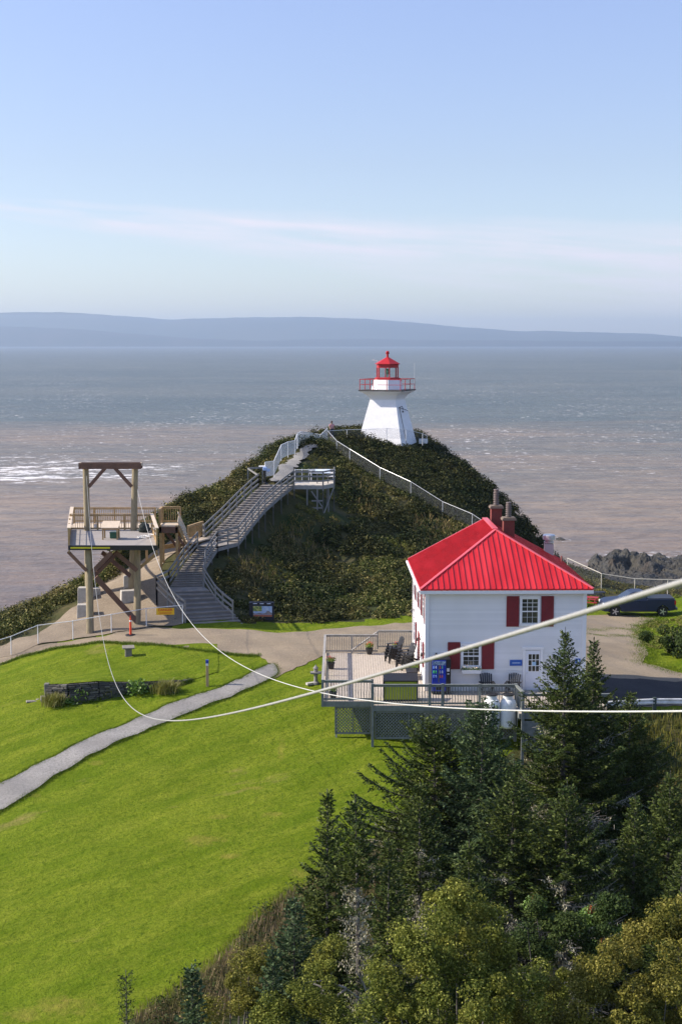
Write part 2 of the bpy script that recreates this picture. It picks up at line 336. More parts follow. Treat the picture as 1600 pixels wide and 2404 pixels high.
hillpoly = [tuple(p) for p in HILL] + [(16, 99), (17, 113), (40, 118), (60, 110), (110, 104), (60, 200), (-40, 200), (-60, 90), (-36, 82), (-25, 87), (-21, 91), (-20, 97), (-16, 101), (-12.3, 103), (-9.8, 102), (-9.5, 97), (-8, 95.5)]
reg[inside(hillpoly, cxm, cym)] = 1
reg[inside([(-110, 60), (-36, 79), (-26, 86.5), (-18, 89.8), (-9.3, 92), (-8, 99), (-8, 130), (-110, 130)], cxm, cym)] = 1
reg[(ed > 9)] = 2
g = np_mesh('ground', np.stack([X, Y, Z], -1).reshape(-1, 3), Q, [M_LAWN, M_SOIL, M_ROCK], smooth=True)
g.data.polygons.foreach_set('material_index', reg.ravel()); tag(g, kind='structure')

def jitter(poly, step=.5, amp=.12, seed=0):
    r = random.Random(seed); out = []
    for i in range(len(poly)):
        a = Vector(poly[i][:2]); b = Vector(poly[(i + 1) % len(poly)][:2]); n = max(1, int((b - a).length / step))
        nv = Vector((-(b - a).y, (b - a).x)).normalized() if (b - a).length > 0 else Vector((0, 0))
        for k in range(n): out.append(a.lerp(b, k / n) + nv * r.gauss(0, amp))
    return out
def smooth_poly(pts, n=4, closed=False):
    pts = [Vector(p[:2]) for p in pts]; out = []; m = len(pts)
    for i in range(m if closed else m - 1):
        p0 = pts[(i - 1) % m] if closed or i > 0 else pts[0]; p1 = pts[i]; p2 = pts[(i + 1) % m]; p3 = pts[(i + 2) % m] if closed or i + 2 < m else pts[-1]
        for k in range(n):
            t = k / n; out.append(.5 * ((2 * p1) + (p2 - p0) * t + (2 * p0 - 5 * p1 + 4 * p2 - p3) * t * t + (3 * p1 - p0 - 3 * p2 + p3) * t ** 3))
    if not closed: out.append(pts[-1])
    return out
def drape(name, poly, material, lift=.03, grid=.6, jit=.1, seed=1, hf=None, kind='structure'):
    """a ground sheet cut to a polygon and laid on the terrain."""
    p = jitter(poly, .4, jit, seed); xs = [a.x for a in p]; ys = [a.y for a in p]
    gx_, gy_ = np.meshgrid(np.arange(min(xs), max(xs), grid) + .01, np.arange(min(ys), max(ys), grid) + .013); m = inside([tuple(a) for a in p], gx_, gy_)
    vv = [Vector((float(a), float(b))) for a, b in zip(gx_[m], gy_[m])]; n = len(p)
    co, _, fc, _, _, _ = geometry.delaunay_2d_cdt(p + vv, [(i, (i + 1) % n) for i in range(n)], [], 1, 1e-4)
    x = np.array([c.x for c in co]); y = np.array([c.y for c in co]); z = (hf or H)(x, y) + lift
    fc = np.array([f for f in fc if len(f) == 3])
    a, b_, c_ = (np.stack([x, y], 1)[fc[:, i]] for i in range(3)); area = (b_[:, 0] - a[:, 0]) * (c_[:, 1] - a[:, 1]) - (b_[:, 1] - a[:, 1]) * (c_[:, 0] - a[:, 0])
    fc = np.where((area < 0)[:, None], fc[:, ::-1], fc)
    o = np_mesh(name, np.stack([x, y, z], 1), fc, material, smooth=True); return tag(o, kind=kind)
def gravel_nodes(c1, c2, c3):
    def f(t, b):
        v = mapped(t)
        base = mixn(t, mrange(t, noise(t, v, .35, 5), .35, .65), c1, c2)
        base = mixn(t, M(t, 'MULTIPLY', mrange(t, noise(t, v, 9, 6, .85), .46, .62), .8), base, c3)
        base = mixn(t, M(t, 'MULTIPLY', mrange(t, noise(t, v, 6, 7, .85), .44, .36), .55), base, tuple(k * .6 for k in c1))
        base = mixn(t, M(t, 'MULTIPLY', mrange(t, noise(t, v, 2.0, 6, .7), .55, .7), .35), base, tuple(k * .6 for k in c1))
        base = mixn(t, M(t, 'MULTIPLY', mrange(t, noise(t, mapped(t, (.25, 1, 1), (0, 0, .2)), .45, 6, .65), .48, .62), .45), base, tuple(k * .68 for k in c1))
        t.links.new(base, b.inputs['Base Color']); b.inputs['Roughness'].default_value = .9; b.inputs['Specular IOR Level'].default_value = .2
        bp = N(t, 'ShaderNodeBump', Strength=.6, Distance=.12); t.links.new(noise(t, v, 9, 7, .75), bp.inputs['Height']); t.links.new(bp.outputs[0], b.inputs['Normal'])
    return f
M_YARD = ramp_mat('yard_gravel', gravel_nodes((.30, .24, .165), (.23, .185, .135), (.36, .30, .215)))
M_PATH = ramp_mat('path_gravel', gravel_nodes((.285, .27, .25), (.35, .335, .31), (.18, .17, .155)))
M_SAND = ramp_mat('sandy_soil', gravel_nodes((.31, .25, .18), (.22, .175, .125), (.38, .315, .23)))
M_ROAD = ramp_mat('worn_asphalt', gravel_nodes((.050, .045, .047), (.040, .037, .040), (.075, .068, .065)))
def px_poly(l): return [tuple(hit(a, b)[:2]) for a, b in l]
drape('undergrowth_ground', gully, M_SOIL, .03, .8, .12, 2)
# gravel yard in front of the hill, running behind the house to the parking place on the right
yard = smooth_poly(px_poly([(345, 1474), (430, 1478), (560, 1478), (650, 1486), (720, 1484), (850, 1470), (975, 1462)]), 3)
yard += [Vector(v) for v in ((9, 99), (14, 101), (17, 103), (19, 106.6), (24, 106.6))]
yard += [Vector(v) for v in px_poly([(1500, 1447), (1540, 1452), (1500, 1470), (1505, 1500), (1520, 1540), (1505, 1556), (1600, 1582)])] + [Vector((27, 80)), Vector((27, 75.2)), Vector((13.5, 75.2)), Vector((13.5, 86)), Vector((4, 84.6)), Vector((-1.2, 84.2))]
yard += smooth_poly(px_poly([(738, 1550), (660, 1585), (638, 1590), (610, 1540), (480, 1530), (400, 1519), (300, 1512), (235, 1508), (150, 1520), (60, 1540), (0, 1562), (-60, 1580), (-60, 1545), (90, 1516), (260, 1490)]), 3)
drape('gravel_yard', yard, M_YARD, .03, .6, .06, 3)
drape('road', [(13.2, 75.3), (45, 75.3), (45, 83.8), (27, 83.6), (20, 83.6), (15, 83.6), (13.6, 81)], M_ROAD, .045, .7, .05, 4)
sand = smooth_poly(px_poly([(-60, 1548), (30, 1541), (95, 1512), (262, 1488), (345, 1473), (432, 1466), (436, 1430)]), 3) + smooth_poly(px_poly([(400, 1385), (378, 1330), (430, 1285)]), 3) + \
    smooth_poly(px_poly([(415, 1262), (380, 1285), (340, 1312), (300, 1335), (262, 1350), (205, 1400), (150, 1445), (90, 1490), (40, 1500), (0, 1520), (-60, 1530)]), 3)
drape('sand_slope', sand, M_SAND, .05, .5, .05, 5)
path = smooth_poly(px_poly([(-50, 1868), (0, 1843), (61, 1811), (128, 1779), (199, 1741), (255, 1716), (321, 1689), (383, 1662), (429, 1645), (480, 1628), (530, 1610), (575, 1590), (610, 1570), (640, 1560), (650, 1585), (610, 1606), (560, 1628), (480, 1659), (404, 1690), (337, 1719), (306, 1732), (230, 1767), (179, 1795), (128, 1823), (51, 1875), (0, 1906), (-50, 1935)]), 4, True)
drape('gravel_path', path, M_PATH, .06, .5, .03, 6)
hp = smooth_poly(px_poly([(636, 1132), (654, 1106), (680, 1086), (700, 1066), (722, 1050), (742, 1049), (727, 1064), (710, 1084), (690, 1105), (662, 1135)]), 3, True)
drape('hill_path', hp, M_PATH, .2, .5, .12, 8)

# sea
def sea_nodes(t, b):
    v = mapped(t); s_ = N(t, 'ShaderNodeSeparateXYZ'); t.links.new(v, s_.inputs[0])
    big = noise(t, mapped(t, (.35, 1, 1)), .006, 5)
    dd = M(t, 'ADD', s_.outputs[1], M(t, 'MULTIPLY', M(t, 'SUBTRACT', big, .5), 1700))
    near = mrange(t, dd, 430, 1180)
    mud = mixn(t, mrange(t, noise(t, mapped(t, (.25, 1, 1)), .05, 5), .35, .65), (.31, .225, .15), (.22, .18, .14))
    mud = mixn(t, mrange(t, s_.outputs[1], 250, 480), (.15, .115, .10), mud)
    blue = mixn(t, mrange(t, noise(t, mapped(t, (.4, 1, 1)), .004, 6), .35, .65), (.10, .125, .115), (.14, .155, .135))
    col = mixn(t, near, mud, blue)
    streak = noise(t, mapped(t, (.6, 1, 1)), .09, 9, .75)
    col = mixn(t, M(t, 'MULTIPLY', mrange(t, streak, .42, .66), .5), col, (.06, .055, .055))
    # foam: tide rip on the left, few whitecaps elsewhere
    dx = M(t, 'DIVIDE', M(t, 'SUBTRACT', s_.outputs[0], -150.0), 115.0); dy = M(t, 'DIVIDE', M(t, 'SUBTRACT', s_.outputs[1], 650.0), 105.0)
    rr = M(t, 'ADD', M(t, 'MULTIPLY', dx, dx), M(t, 'MULTIPLY', dy, dy)); rip = M(t, 'SUBTRACT', 1, M(t, 'MULTIPLY', rr, .75), clamp=True)
    patch = mrange(t, noise(t, mapped(t, (.5, 1, 1)), .02, 4), .34, .55, .25, 1.0)
    fo = noise(t, mapped(t, (.75, 1, 1)), .115, 9, .78)
    thr = M(t, 'SUBTRACT', .69, M(t, 'MULTIPLY', M(t, 'MULTIPLY', rip, patch), .225))
    foam = mrange(t, M(t, 'SUBTRACT', fo, thr), 0, .07)
    fo2 = noise(t, mapped(t, (1, .8, 1), (0, 0, .1)), .20, 5, .62); foam2 = mrange(t, M(t, 'MULTIPLY', fo2, mrange(t, noise(t, v, .012, 3), .3, .7, .86, 1.04)), .60, .63)
    foam2 = M(t, 'MULTIPLY', foam2, mrange(t, s_.outputs[1], 480, 760, .0, .75)); foam = M(t, 'MAXIMUM', foam, foam2)
    # surf round the rocks
    col = mixn(t, M(t, 'MULTIPLY', foam, .9), col, (.80, .78, .76))
    t.links.new(col, b.inputs['Base Color']); b.inputs['IOR'].default_value = 1.33; b.inputs['Specular IOR Level'].default_value = .4
    t.links.new(mrange(t, foam, 0, 1, .42, .8), b.inputs['Roughness'])
    w1 = noise(t, mapped(t, (.4, 1, 1), (0, 0, .12)), .11, 6, .6); w2 = noise(t, mapped(t, (.5, 1, 1), (0, 0, -.2)), .6, 4, .6)
    h = M(t, 'ADD', M(t, 'MULTIPLY', w1, 2.6), M(t, 'MULTIPLY', w2, .45))
    bp = N(t, 'ShaderNodeBump', Strength=1.0, Distance=1.3); t.links.new(h, bp.inputs['Height']); t.links.new(bp.outputs[0], b.inputs['Normal'])
mb = MB(); mb.quad((-15000, -2000, -40), (15000, -2000, -40), (15000, 29000, -40), (-15000, 29000, -40)); tag(mb.build('sea', ramp_mat('sea_water', sea_nodes)), kind='structure')
# far shore: ridges across the bay
def ridge(name, D, prof, depth, material, seed):
    r = np.random.default_rng(seed); xs = np.linspace(-13500, 13500, 500); zz = []
    px = xs / D * F + 800
    top = np.interp(px, [p[0] for p in prof], [p[1] for p in prof])
    z = HC + (804 - top) / F * D
    for k, a in ((3, 9), (9, 5), (27, 3), (70, 2)): z = z + a * np.sin(xs / 13500 * k * 3.1 + r.uniform(0, 6))
    rows = [(0, -60), (.12, -38), (.3, None), (.6, None), (1, None), (1.5, None), (2, -60)]; V = []
    for t_, base in rows:
        f = {.3: .45, .6: .8, 1: 1.0, 1.5: .6}.get(t_)
        zz = np.full(xs.shape, float(base)) if base is not None else -40 + (z + 40) * f * (1 + .05 * r.standard_normal(xs.shape).cumsum() / 25 * (t_ < 1))
        V.append(np.stack([xs, np.full(xs.shape, D + depth * (t_ - 1)), zz], 1))
    V = np.concatenate(V); i = np.arange(len(rows) * 500).reshape(len(rows), 500); q = np.stack([i[:-1, :-1], i[:-1, 1:], i[1:, 1:], i[1:, :-1]], -1).reshape(-1, 4)
    return tag(np_mesh(name, V, q, material, smooth=True), kind='structure')
M_FAR = mat('far_forest', (.05, .07, .05), .95, (.08, .09, .06), .0008, spec=.1)
M_FAR2 = mat('near_shore_forest', (.03, .045, .03), .95, (.06, .06, .045), .002, spec=.1)
ridge('far_hills', 25500, [(-4000, 800), (-800, 745), (0, 735), (150, 732), (250, 738), (400, 751), (560, 746), (700, 746), (860, 751), (960, 757), (1100, 770), (1220, 778), (1290, 776), (1400, 779), (1500, 782), (1600, 791), (2400, 800), (5000, 803)], 3200, M_FAR, 2)
ridge('shore_hills', 21500, [(-4000, 800), (-600, 762), (0, 767), (150, 772), (400, 789), (560, 797), (640, 799), (760, 795), (900, 795), (1000, 798), (1150, 801), (1600, 802), (5000, 803)], 1300, M_FAR2, 4)
# haze: one closed box of thin air round everything
hz = MB(); hz.box((0, 13500, 215), (31000, 32000, 524)); hzo = hz.build('haze', [])
hm = bpy.data.materials.new('haze'); hm.use_nodes = True; hm.node_tree.nodes.clear(); ho = N(hm.node_tree, 'ShaderNodeOutputMaterial'); hv = N(hm.node_tree, 'ShaderNodeVolumePrincipled', Density=5.2e-5, Anisotropy=.3); hv.inputs['Color'].default_value = (.62, .78, 1, 1)
hm.node_tree.links.new(hv.outputs[0], ho.inputs['Volume']); hzo.data.materials.append(hm); tag(hzo, kind='stuff')
hzo['label'] = 'thin pale blue sea haze over the bay'; hzo['category'] = 'haze'
# ------------------------------------------------------------------ shared materials of built things
M_WHITE = mat('white_paint', (.83, .81, .80), .6, (.76, .745, .74), 1.5, bump=.05, bscale=20, island=[(0, (.74, .725, .71)), (1, (.86, .84, .83))], col3=(.70, .69, .66), scale3=.35)
M_TRIM = mat('white_trim', (.80, .80, .81), .5)
M_RED = mat('red_metal_roof', (.56, .014, .018), .40, (.45, .012, .016), 1.4, (3, .5, .5), spec=.5, col3=(.60, .028, .035), scale3=.5, bump=.06, bscale=3)
M_RIDGE = mat('ridge_cap', (.66, .10, .12), .35)
M_SHUT = mat('red_shutter', (.20, .012, .018), .6, (.17, .012, .018), 6)
M_LRED = mat('lighthouse_red', (.42, .008, .010), .5)
M_GLASS = mat('window_glass', (.030, .032, .028), .05, (.09, .085, .06), .9, spec=.7)
M_DARK = mat('dark_plastic', (.018, .018, .020), .45)
M_BRICK = mat('chimney_brick', (.22, .045, .035), .85, (.16, .04, .03), 9, bump=.4, bscale=25)
M_CLAY = mat('clay_cap', (.20, .15, .11), .8)
M_GREY = mat('weathered_wood', (.27, .26, .245), .85, (.20, .19, .185), 2.5, (1, 1, 1), bump=.3, bscale=14)
M_TREAD = mat('weathered_tread', (.30, .27, .235), .85, (.20, .18, .16), 1.6, bump=.3, bscale=10)
M_RAILW = mat('painted_grey_rail', (.25, .245, .235), .75, (.19, .185, .18), 3)
M_DECK = mat('deck_boards', (.52, .45, .365), .85, (.41, .355, .295), 3, (5, .6, 1), bump=.3, bscale=8)
M_DRAIL = mat('grey_green_rail', (.20, .215, .20), .75, (.15, .165, .155), 5)
M_DLT = mat('pale_grey_rail', (.36, .34, .31), .8, (.28, .27, .25), 5)  # paler than the front rails, used on side and back railings
M_POLE = mat('treated_pole', (.33, .27, .165), .8, (.22, .18, .11), 3.0, (3, 3, .5), bump=.5, bscale=8)
M_BEAM = mat('stained_beam', (.17, .09, .06), .8, (.12, .065, .045), 3, bump=.3)
M_LUMB = mat('new_lumber', (.44, .30, .14), .75, (.34, .22, .10), 3, bump=.2)
M_LUMBL = mat('pale_lumber', (.66, .54, .40), .75, (.56, .46, .34), 3)
M_CONC = mat('pale_concrete', (.48, .45, .40), .9, (.38, .36, .32), 5, bump=.3)
M_STEEL = mat('galvanised_steel', (.62, .63, .64), .4, metal=.3)
M_WPIPE = mat('white_pipe', (.78, .78, .78), .45)
M_CHAIN = chain_mat('chain_wire', (.16, .17, .18), .085)
M_CHAINW = chain_mat('white_chain_wire', (.80, .79, .77), .42)
M_BLACK = mat('black_paint', (.012, .012, .016), .5)
def cross(a, b): return Vector(a).cross(Vector(b))

def siding(mb, x0, x1, z0, z1, y, step=.125, lap=.04, mi=0, face=(0, -1)):
    """lapped boards on a wall lying in the local xz plane at y (outside towards -y)."""
    n = int(round((z1 - z0) / step)); h = (z1 - z0) / n
    for i in range(n):
        a = z0 + i * h; b = a + h
        mb.quad((x0, y - lap, a), (x1, y - lap, a), (x1, y, b), (x0, y, b), mi); mb.quad((x0, y, a), (x1, y, a), (x1, y - lap, a), (x0, y - lap, a), mi)
def rot_mb(mb, ang, c=(0, 0), start=0):
    ca, sa = math.cos(ang), math.sin(ang)
    mb.v[start:] = [(c[0] + (x - c[0]) * ca - (y - c[1]) * sa, c[1] + (x - c[0]) * sa + (y - c[1]) * ca, z) for x, y, z in mb.v[start:]]
def text_mesh(name, body, size, material, parent, loc, rot=(R(90), 0, 0), extrude=.004, width=None):
    cu = bpy.data.curves.new(name, 'FONT'); cu.body = body; cu.size = size; cu.extrude = extrude; cu.align_x = 'CENTER'; cu.align_y = 'CENTER'; cu.offset = size * .02
    to = bpy.data.objects.new('tmp', cu); C.objects.link(to); dg = bpy.context.evaluated_depsgraph_get(); dg.update()
    me = bpy.data.meshes.new_from_object(to.evaluated_get(dg)); bpy.data.objects.remove(to); me.name = name
    if width:
        xs = [v.co.x for v in me.vertices]; k = width / (max(xs) - min(xs))
        for v in me.vertices: v.co.x *= k
    me.materials.clear(); me.materials.append(material); o = bpy.data.objects.new(name, me); C.objects.link(o); o.parent = parent; o.location = loc; o.rotation_euler = rot; return o

# ------------------------------------------------------------------ keeper's house
HW, HD, HH, RZ = 8.40, 9.75, 5.42, R(1.0)
hs = thing('keeper_house', 'two storey white clapboard house with bright red metal hip roof beside the deck', 'house', (4.57, 74.57, 0), RZ)
w = MB(); w.box((HW / 2, HD / 2, (HH - 2.6) / 2 - .01), (HW - .06, HD - .06, HH + 2.6 - .02))
siding(w, 0, HW, -1.9, HH, 0)
k = len(w.v); siding(w, 0, HD, -1.9, HH, 0); rot_mb(w, R(-90), (0, 0), k); w.v[k:] = [(x, y + HD, z) for x, y, z in w.v[k:]]
k = len(w.v); siding(w, 0, HD, -1.9, HH, 0); rot_mb(w, R(90), (0, 0), k); w.v[k:] = [(x + HW, y, z) for x, y, z in w.v[k:]]
w.build('wall', M_WHITE, hs)
for x, y in ((0, 0), (HW, 0), (0, HD), (HW, HD)): cb = MB(); cb.box((x, y, (HH - 1.9) / 2), (.20, .20, HH + 1.9 - .01)); cb.build('corner_board', M_TRIM, hs)
OV = .38; xr, yr, zr = HW / 2 - .03, 4.6, 7.95; yb = 9.75 + OV; EZ = HH + .02
rf = MB(); th_ = .10
A = (-OV, -OV, EZ); B = (HW + OV, -OV, EZ); Cc = (HW + OV, yb, EZ); D_ = (-OV, yb, EZ); E1 = (xr, yr, zr); E2 = (xr, yb - .5, zr)
def up(p, d=th_): return (p[0], p[1], p[2] + d)
for f in ((A, B, E1), (B, Cc, E2, E1), (A, E1, E2, D_), (D_, E2, Cc)):
    rf.add([up(p) for p in f], [tuple(range(len(f)))]); rf.add([up(p, .02) for p in f], [tuple(range(len(f)))[::-1]])
for p, q in ((A, B), (B, Cc), (Cc, D_), (D_, A)): rf.quad(up(p, .02), up(q, .02), up(q), up(p))
# standing seams run up each slope
def seam(p, q): rf.beam((p[0], p[1], p[2] + th_ + .022), (q[0], q[1], q[2] + th_ + .022), .035, .055)
n = 30
for i in range(1, n):
    t_ = i / n; x = A[0] + (B[0] - A[0]) * t_; k = min((x - A[0]) / (E1[0] - A[0]), (B[0] - x) / (B[0] - E1[0]))
    seam((x, -OV, EZ), (x, -OV + (yr + OV) * k, EZ + (zr - EZ) * k))
n = 34
for sx in (0, 1):
    for i in range(1, n):
        y = -OV + (yb + OV) * i / n; k = min(1, (y + OV) / (yr + OV)); k = min(k, (yb - y) / .5) if y > yb - .5 else k
        x0 = -OV if sx == 0 else HW + OV; seam((x0, y, EZ), (x0 + (xr - x0) * k, y, EZ + (zr - EZ) * k))
ro = rf.build('roof', M_RED, hs)
rc = MB()
for p, q in ((A, E1), (B, E1), (D_, E2), (Cc, E2)): rc.beam(up(p, .125), up(q, .125), .16, .05)
rc.beam(up(E1, .15), up(E2, .15), .32, .05); rc.build('ridge_cap', M_RIDGE, ro)
fa = MB()
for p, q in ((A, B), (B, Cc), (Cc, D_), (D_, A)): fa.beam((p[0], p[1], HH - .05), (q[0], q[1], HH - .05), .05, .17)
fa.box((HW / 2, HD / 2, HH - .05), (HW + 2 * OV - .06, HD + 2 * OV - .06, .03)); fa.build('fascia', M_TRIM, hs)
gt = MB(); gt.beam((-OV - .06, -OV, HH + .0), (-OV - .06, yb, HH + .0), .1, .1); gt.build('gutter', M_TRIM, hs)
for (cx_, cy_, tp, pt) in ((xr + .62, 9.25, 8.75, .95), (xr + .95, 6.2, 8.42, .85)):
    m = MB(); m.box((cx_, cy_, (tp + 6.4) / 2), (.62, .62, tp - 6.4)); ch = m.build('chimney', M_BRICK, ro)
    m = MB(); m.box((cx_, cy_, tp + .04), (.80, .80, .1)); m.box((cx_, cy_, tp + .12), (.70, .70, .06)); m.build('cap', M_CLAY, ch)
    pr = [(.13, .15)]
    for q in range(6): zz = .2 + q * pt / 7; pr += [(.17, zz), (.17, zz + pt / 14), (.125, zz + pt / 14 + .01), (.125, zz + pt / 7 - .01)]
    pr += [(.16, pt + .1), (.15, pt + .16)]
    m = MB(); m.lathe((cx_, cy_, tp), pr, 14); m.build('flue_pipe', mat('grey_flue', (.16, .13, .12), .7), ch)
def window(x, z, w_, h_, sash, parent, side=None):
    fr = MB(); y = -.06
    for a, b in (((x - w_ / 2 - .06, z + h_ / 2), (.12, h_ + .12)), ((x + w_ / 2 + .06, z + h_ / 2), (.12, h_ + .12)), ((x, z + h_ + .07), (w_ + .30, .14)), ((x, z - .05), (w_ + .30, .10))):
        fr.box((a[0], y, a[1]), (b[0], .11, b[1]))
    fo = fr.build('window', M_TRIM, parent)
    m = MB(); m.quad((x - w_ / 2, -.047, z), (x + w_ / 2, -.047, z), (x + w_ / 2, -.047, z + h_), (x - w_ / 2, -.047, z + h_)); m.build('pane', M_GLASS, fo)
    m = MB(); m.box((x, -.062, z + h_ * .49), (w_, .05, .06))
    for i in (1, 2): m.box((x - w_ / 2 + w_ * (i / 3), -.06, z + h_ * .74), (.024, .024, h_ * .5)); m.box((x - w_ / 2 + w_ * (i / 3), -.056, z + h_ * .25), (.014, .014, h_ * .46))
    for zz in (.985, .83, .67): m.box((x, -.061, z + h_ * zz), (w_, .024, .022))
    for zz in (.02, .26): m.box((x, -.057, z + h_ * zz), (w_, .014, .012 if zz > .1 else .03))
    m.build('glazing_bars', M_TRIM, fo); return fo
def shutter(x, z, w_, h_, parent, ya=-.065):
    m = MB(); m.box((x, ya, z + h_ / 2), (w_, .035, h_))
    for q in range(1, 5): m.box((x - w_ / 2 + w_ * q / 5, ya - .0185, z + h_ / 2), (.008, .006, h_ - .04))
    m.box((x, ya - .026, z + .18), (w_ - .04, .018, .09)); m.box((x, ya - .026, z + h_ - .18), (w_ - .04, .018, .09)); m.beam((x - w_ / 2 + .08, ya - .026, z + .24), (x + w_ / 2 - .08, ya - .026, z + h_ - .24), .09, .017, up=(0, -1, 0))
    return m.build('shutter', M_SHUT, parent)
KX = HW / 369.0; px2x = lambda p: (p - 999.7) * KX; px2z = lambda q: (1620 - q) * KX * .985
fw = hs
def win_px(xl, xr_, yt, ybm, parent): return window((px2x(xl) + px2x(xr_)) / 2, px2z(ybm), px2x(xr_) - px2x(xl), px2z(yt) - px2z(ybm), 2, parent)
def sh_px(xl, xr_, yt, ybm): return shutter((px2x(xl) + px2x(xr_)) / 2, px2z(ybm), px2x(xr_) - px2x(xl), px2z(yt) - px2z(ybm), hs)
win_px(1222, 1258.5, 1398.5, 1459, hs); sh_px(1185.5, 1215, 1392.5, 1466); sh_px(1267, 1296, 1392.5, 1466)
win_px(1085.5, 1121.5, 1512, 1561, hs); sh_px(1049, 1078, 1503, 1568.5); sh_px(1129, 1158, 1503, 1569)
dr = MB(); xl, xr2 = px2x(1232), px2x(1266); zt = px2z(1525)
dr.box(((xl + xr2) / 2, -.05, zt / 2), (xr2 - xl, .06, zt)); do = dr.build('door', mat('door_white', (.72, .74, .80), .45), hs)
m = MB()
for x in (xl - .08, xr2 + .08): m.box((x, -.05, zt / 2 + .03), (.14, .08, zt + .08))
m.box(((xl + xr2) / 2, -.055, zt + .15), (xr2 - xl + .42, .09, .15)); m.build('door_frame', M_TRIM, do)
xa, xb, za, zb = px2x(1238), px2x(1264), px2z(1575), px2z(1532)
m = MB(); m.quad((xa, -.083, za), (xb, -.083, za), (xb, -.083, zb), (xa, -.083, zb)); m.build('door_glass', M_GLASS, do)
m = MB()
for i in range(4): m.box((xa + (xb - xa) * i / 3, -.09, (za + zb) / 2), (.03, .02, zb - za))
for i in range(4): m.box(((xa + xb) / 2, -.092, za + (zb - za) * i / 3), (xb - xa, .02, .03))
m.build('glazing_bars', M_TRIM, do)
m = MB(); m.box(((xa + xb) / 2 + .02, -.105, (za + zb) / 2 - .05), (.2, .006, .2)); m.build('notice', mat('notice_blue', (.35, .55, .75), .5), do)
m = MB(); m.lathe((xl + .08, -.11, .95), [(.03, -.03), (.035, 0), (.03, .03)], 10); m.build('door_handle', M_STEEL, do)
def wall_lamp(x, z, rz_=0, y=0):
    m = MB(); m.box((0, -.04, 0), (.09, .06, .16)); m.tube([(0, -.05, .02), (0, -.14, .08), (0, -.2, .05)], .015, 6); m.lathe((0, -.2, -.13), [(.05, 0), (.075, .12), (.03, .18)], 10)
    o = m.build('wall_lamp', M_DARK, hs); o.location = (x, y, z); o.rotation_euler = (0, 0, rz_); return o
wall_lamp(px2x(1299), px2z(1537)); wall_lamp(px2x(1022), px2z(1533))

# left wall: four shuttered windows upstairs, door and windows below
for i, yy in enumerate((1.25, 3.75, 6.1, 8.5)):
    g0 = len(hs.children); fo = window(0, 3.55, .8, 1.45, 2, hs)
    for o_ in [fo]: o_.location = (-.0, yy, 0); o_.rotation_euler = (0, 0, R(-90))
    for s_ in (-1, 1):
        so = shutter(0, 3.5, .5, 1.6, hs); so.location = (0, yy + s_ * .78, 0); so.rotation_euler = (0, 0, R(-90))
for yy, zz in ((2.3, .95), (7.9, .95)):
    fo = window(0, zz, .8, 1.2, 2, hs); fo.location = (0, yy, 0); fo.rotation_euler = (0, 0, R(-90))
    for s_ in (-1, 1):
        so = shutter(0, zz - .05, .5, 1.35, hs); so.location = (0, yy + s_ * .78, 0); so.rotation_euler = (0, 0, R(-90))
m = MB(); m.box((0, -.05, 1.05), (.95, .07, 2.1)); do2 = m.build('door', M_SHUT, hs); do2.location = (0, 5.1, 0); do2.rotation_euler = (0, 0, R(-90)); do2['label'] = 'red side door'
wall_lamp(0, 1.9, R(-90), 4.3); wall_lamp(0, 1.75, R(-90), 1.0); wall_lamp(0, 2.6, R(-90), 9.2)
# kitchen exhaust and small pipe on the hidden right slope
vent = MB(); vx, vy = 7.95, 9.2
vent.box((vx, vy, 6.1), (.5, .5, 1.0)); vo = vent.build('exhaust_curb', mat('vent_curb', (.50, .48, .46), .6), ro)
m = MB(); m.lathe((vx, vy, 6.6), [(.2, 0), (.29, .06), (.29, .14), (.22, .17), (.22, .22), (.37, .26), (.37, .5), (.33, .55), (.2, .56)], 18); m.build('exhaust_hood', mat('vent_metal', (.70, .72, .74), .35, (.5, .5, .52), 8, metal=.5), vo)
m = MB(); m.tube([(8.45, 7.6, 5.4), (8.45, 7.6, 6.1)], .05, 8); m.build('vent_pipe', mat('pipe_brown', (.28, .10, .09), .6), ro)
m = MB(); m.box((7.9, 5.5, 5.95), (.25, .25, .3))
hs_m = world_mat(hs)
def on_house(x, y, z): return hs_m @ Vector((x, y, z))
# blue sign, blue square sign, flower box
M_BLUE = mat('sign_blue', (.02, .10, .42), .5); M_SIGNW = mat('sign_lettering', (.55, .70, .85), .5)
sg = thing('blue_wall_sign', 'blue rectangular sign with pale lettering left of the white door', 'sign', on_house(px2x(1209.5), -.05, px2z(1554)), RZ)
m = MB(); m.box((0, 0, 0), (px2x(1224) - px2x(1195), .03, .32)); m.build('sign_board', M_BLUE, sg, bevel=.008)
m = MB(); x = -.2; r_ = random.Random(3)
while x < .2:
    l = r_.uniform(.02, .05); m.box((x + l / 2, -.02, 0), (l, .008, .045)); x += l + .012
m.build('lettering', M_SIGNW, sg)
sg = thing('blue_square_sign', 'small square blue sign with a white star disc at the right corner of the house', 'sign', on_house(px2x(1355), -.05, px2z(1550)), RZ)
m = MB(); m.box((0, 0, 0), (.27, .03, .27)); m.build('sign_board', M_BLUE, sg)
m = MB(); pts = [((.10 if i % 2 else .065) * math.cos(i * math.pi / 8), (.10 if i % 2 else .065) * math.sin(i * math.pi / 8)) for i in range(16)]; m.prism(pts, -.03, -.018, axes='xz'); m.build('star_disc', M_SIGNW, sg)
M_FLW = mat('white_petals', (.75, .72, .66), .6, (.8, .35, .15), 7, contrast=(.55, .6)); M_FLR = mat('red_petals', (.60, .03, .03), .6, (.75, .18, .05), 9)
M_FOL = mat('potted_foliage', (.10, .20, .02), .6, (.19, .28, .03), 6, island=[(0, (.07, .15, .015)), (1, (.22, .33, .04))], trans=.2)
def rand_dirs(n): return unit(rng.standard_normal((n, 3)))
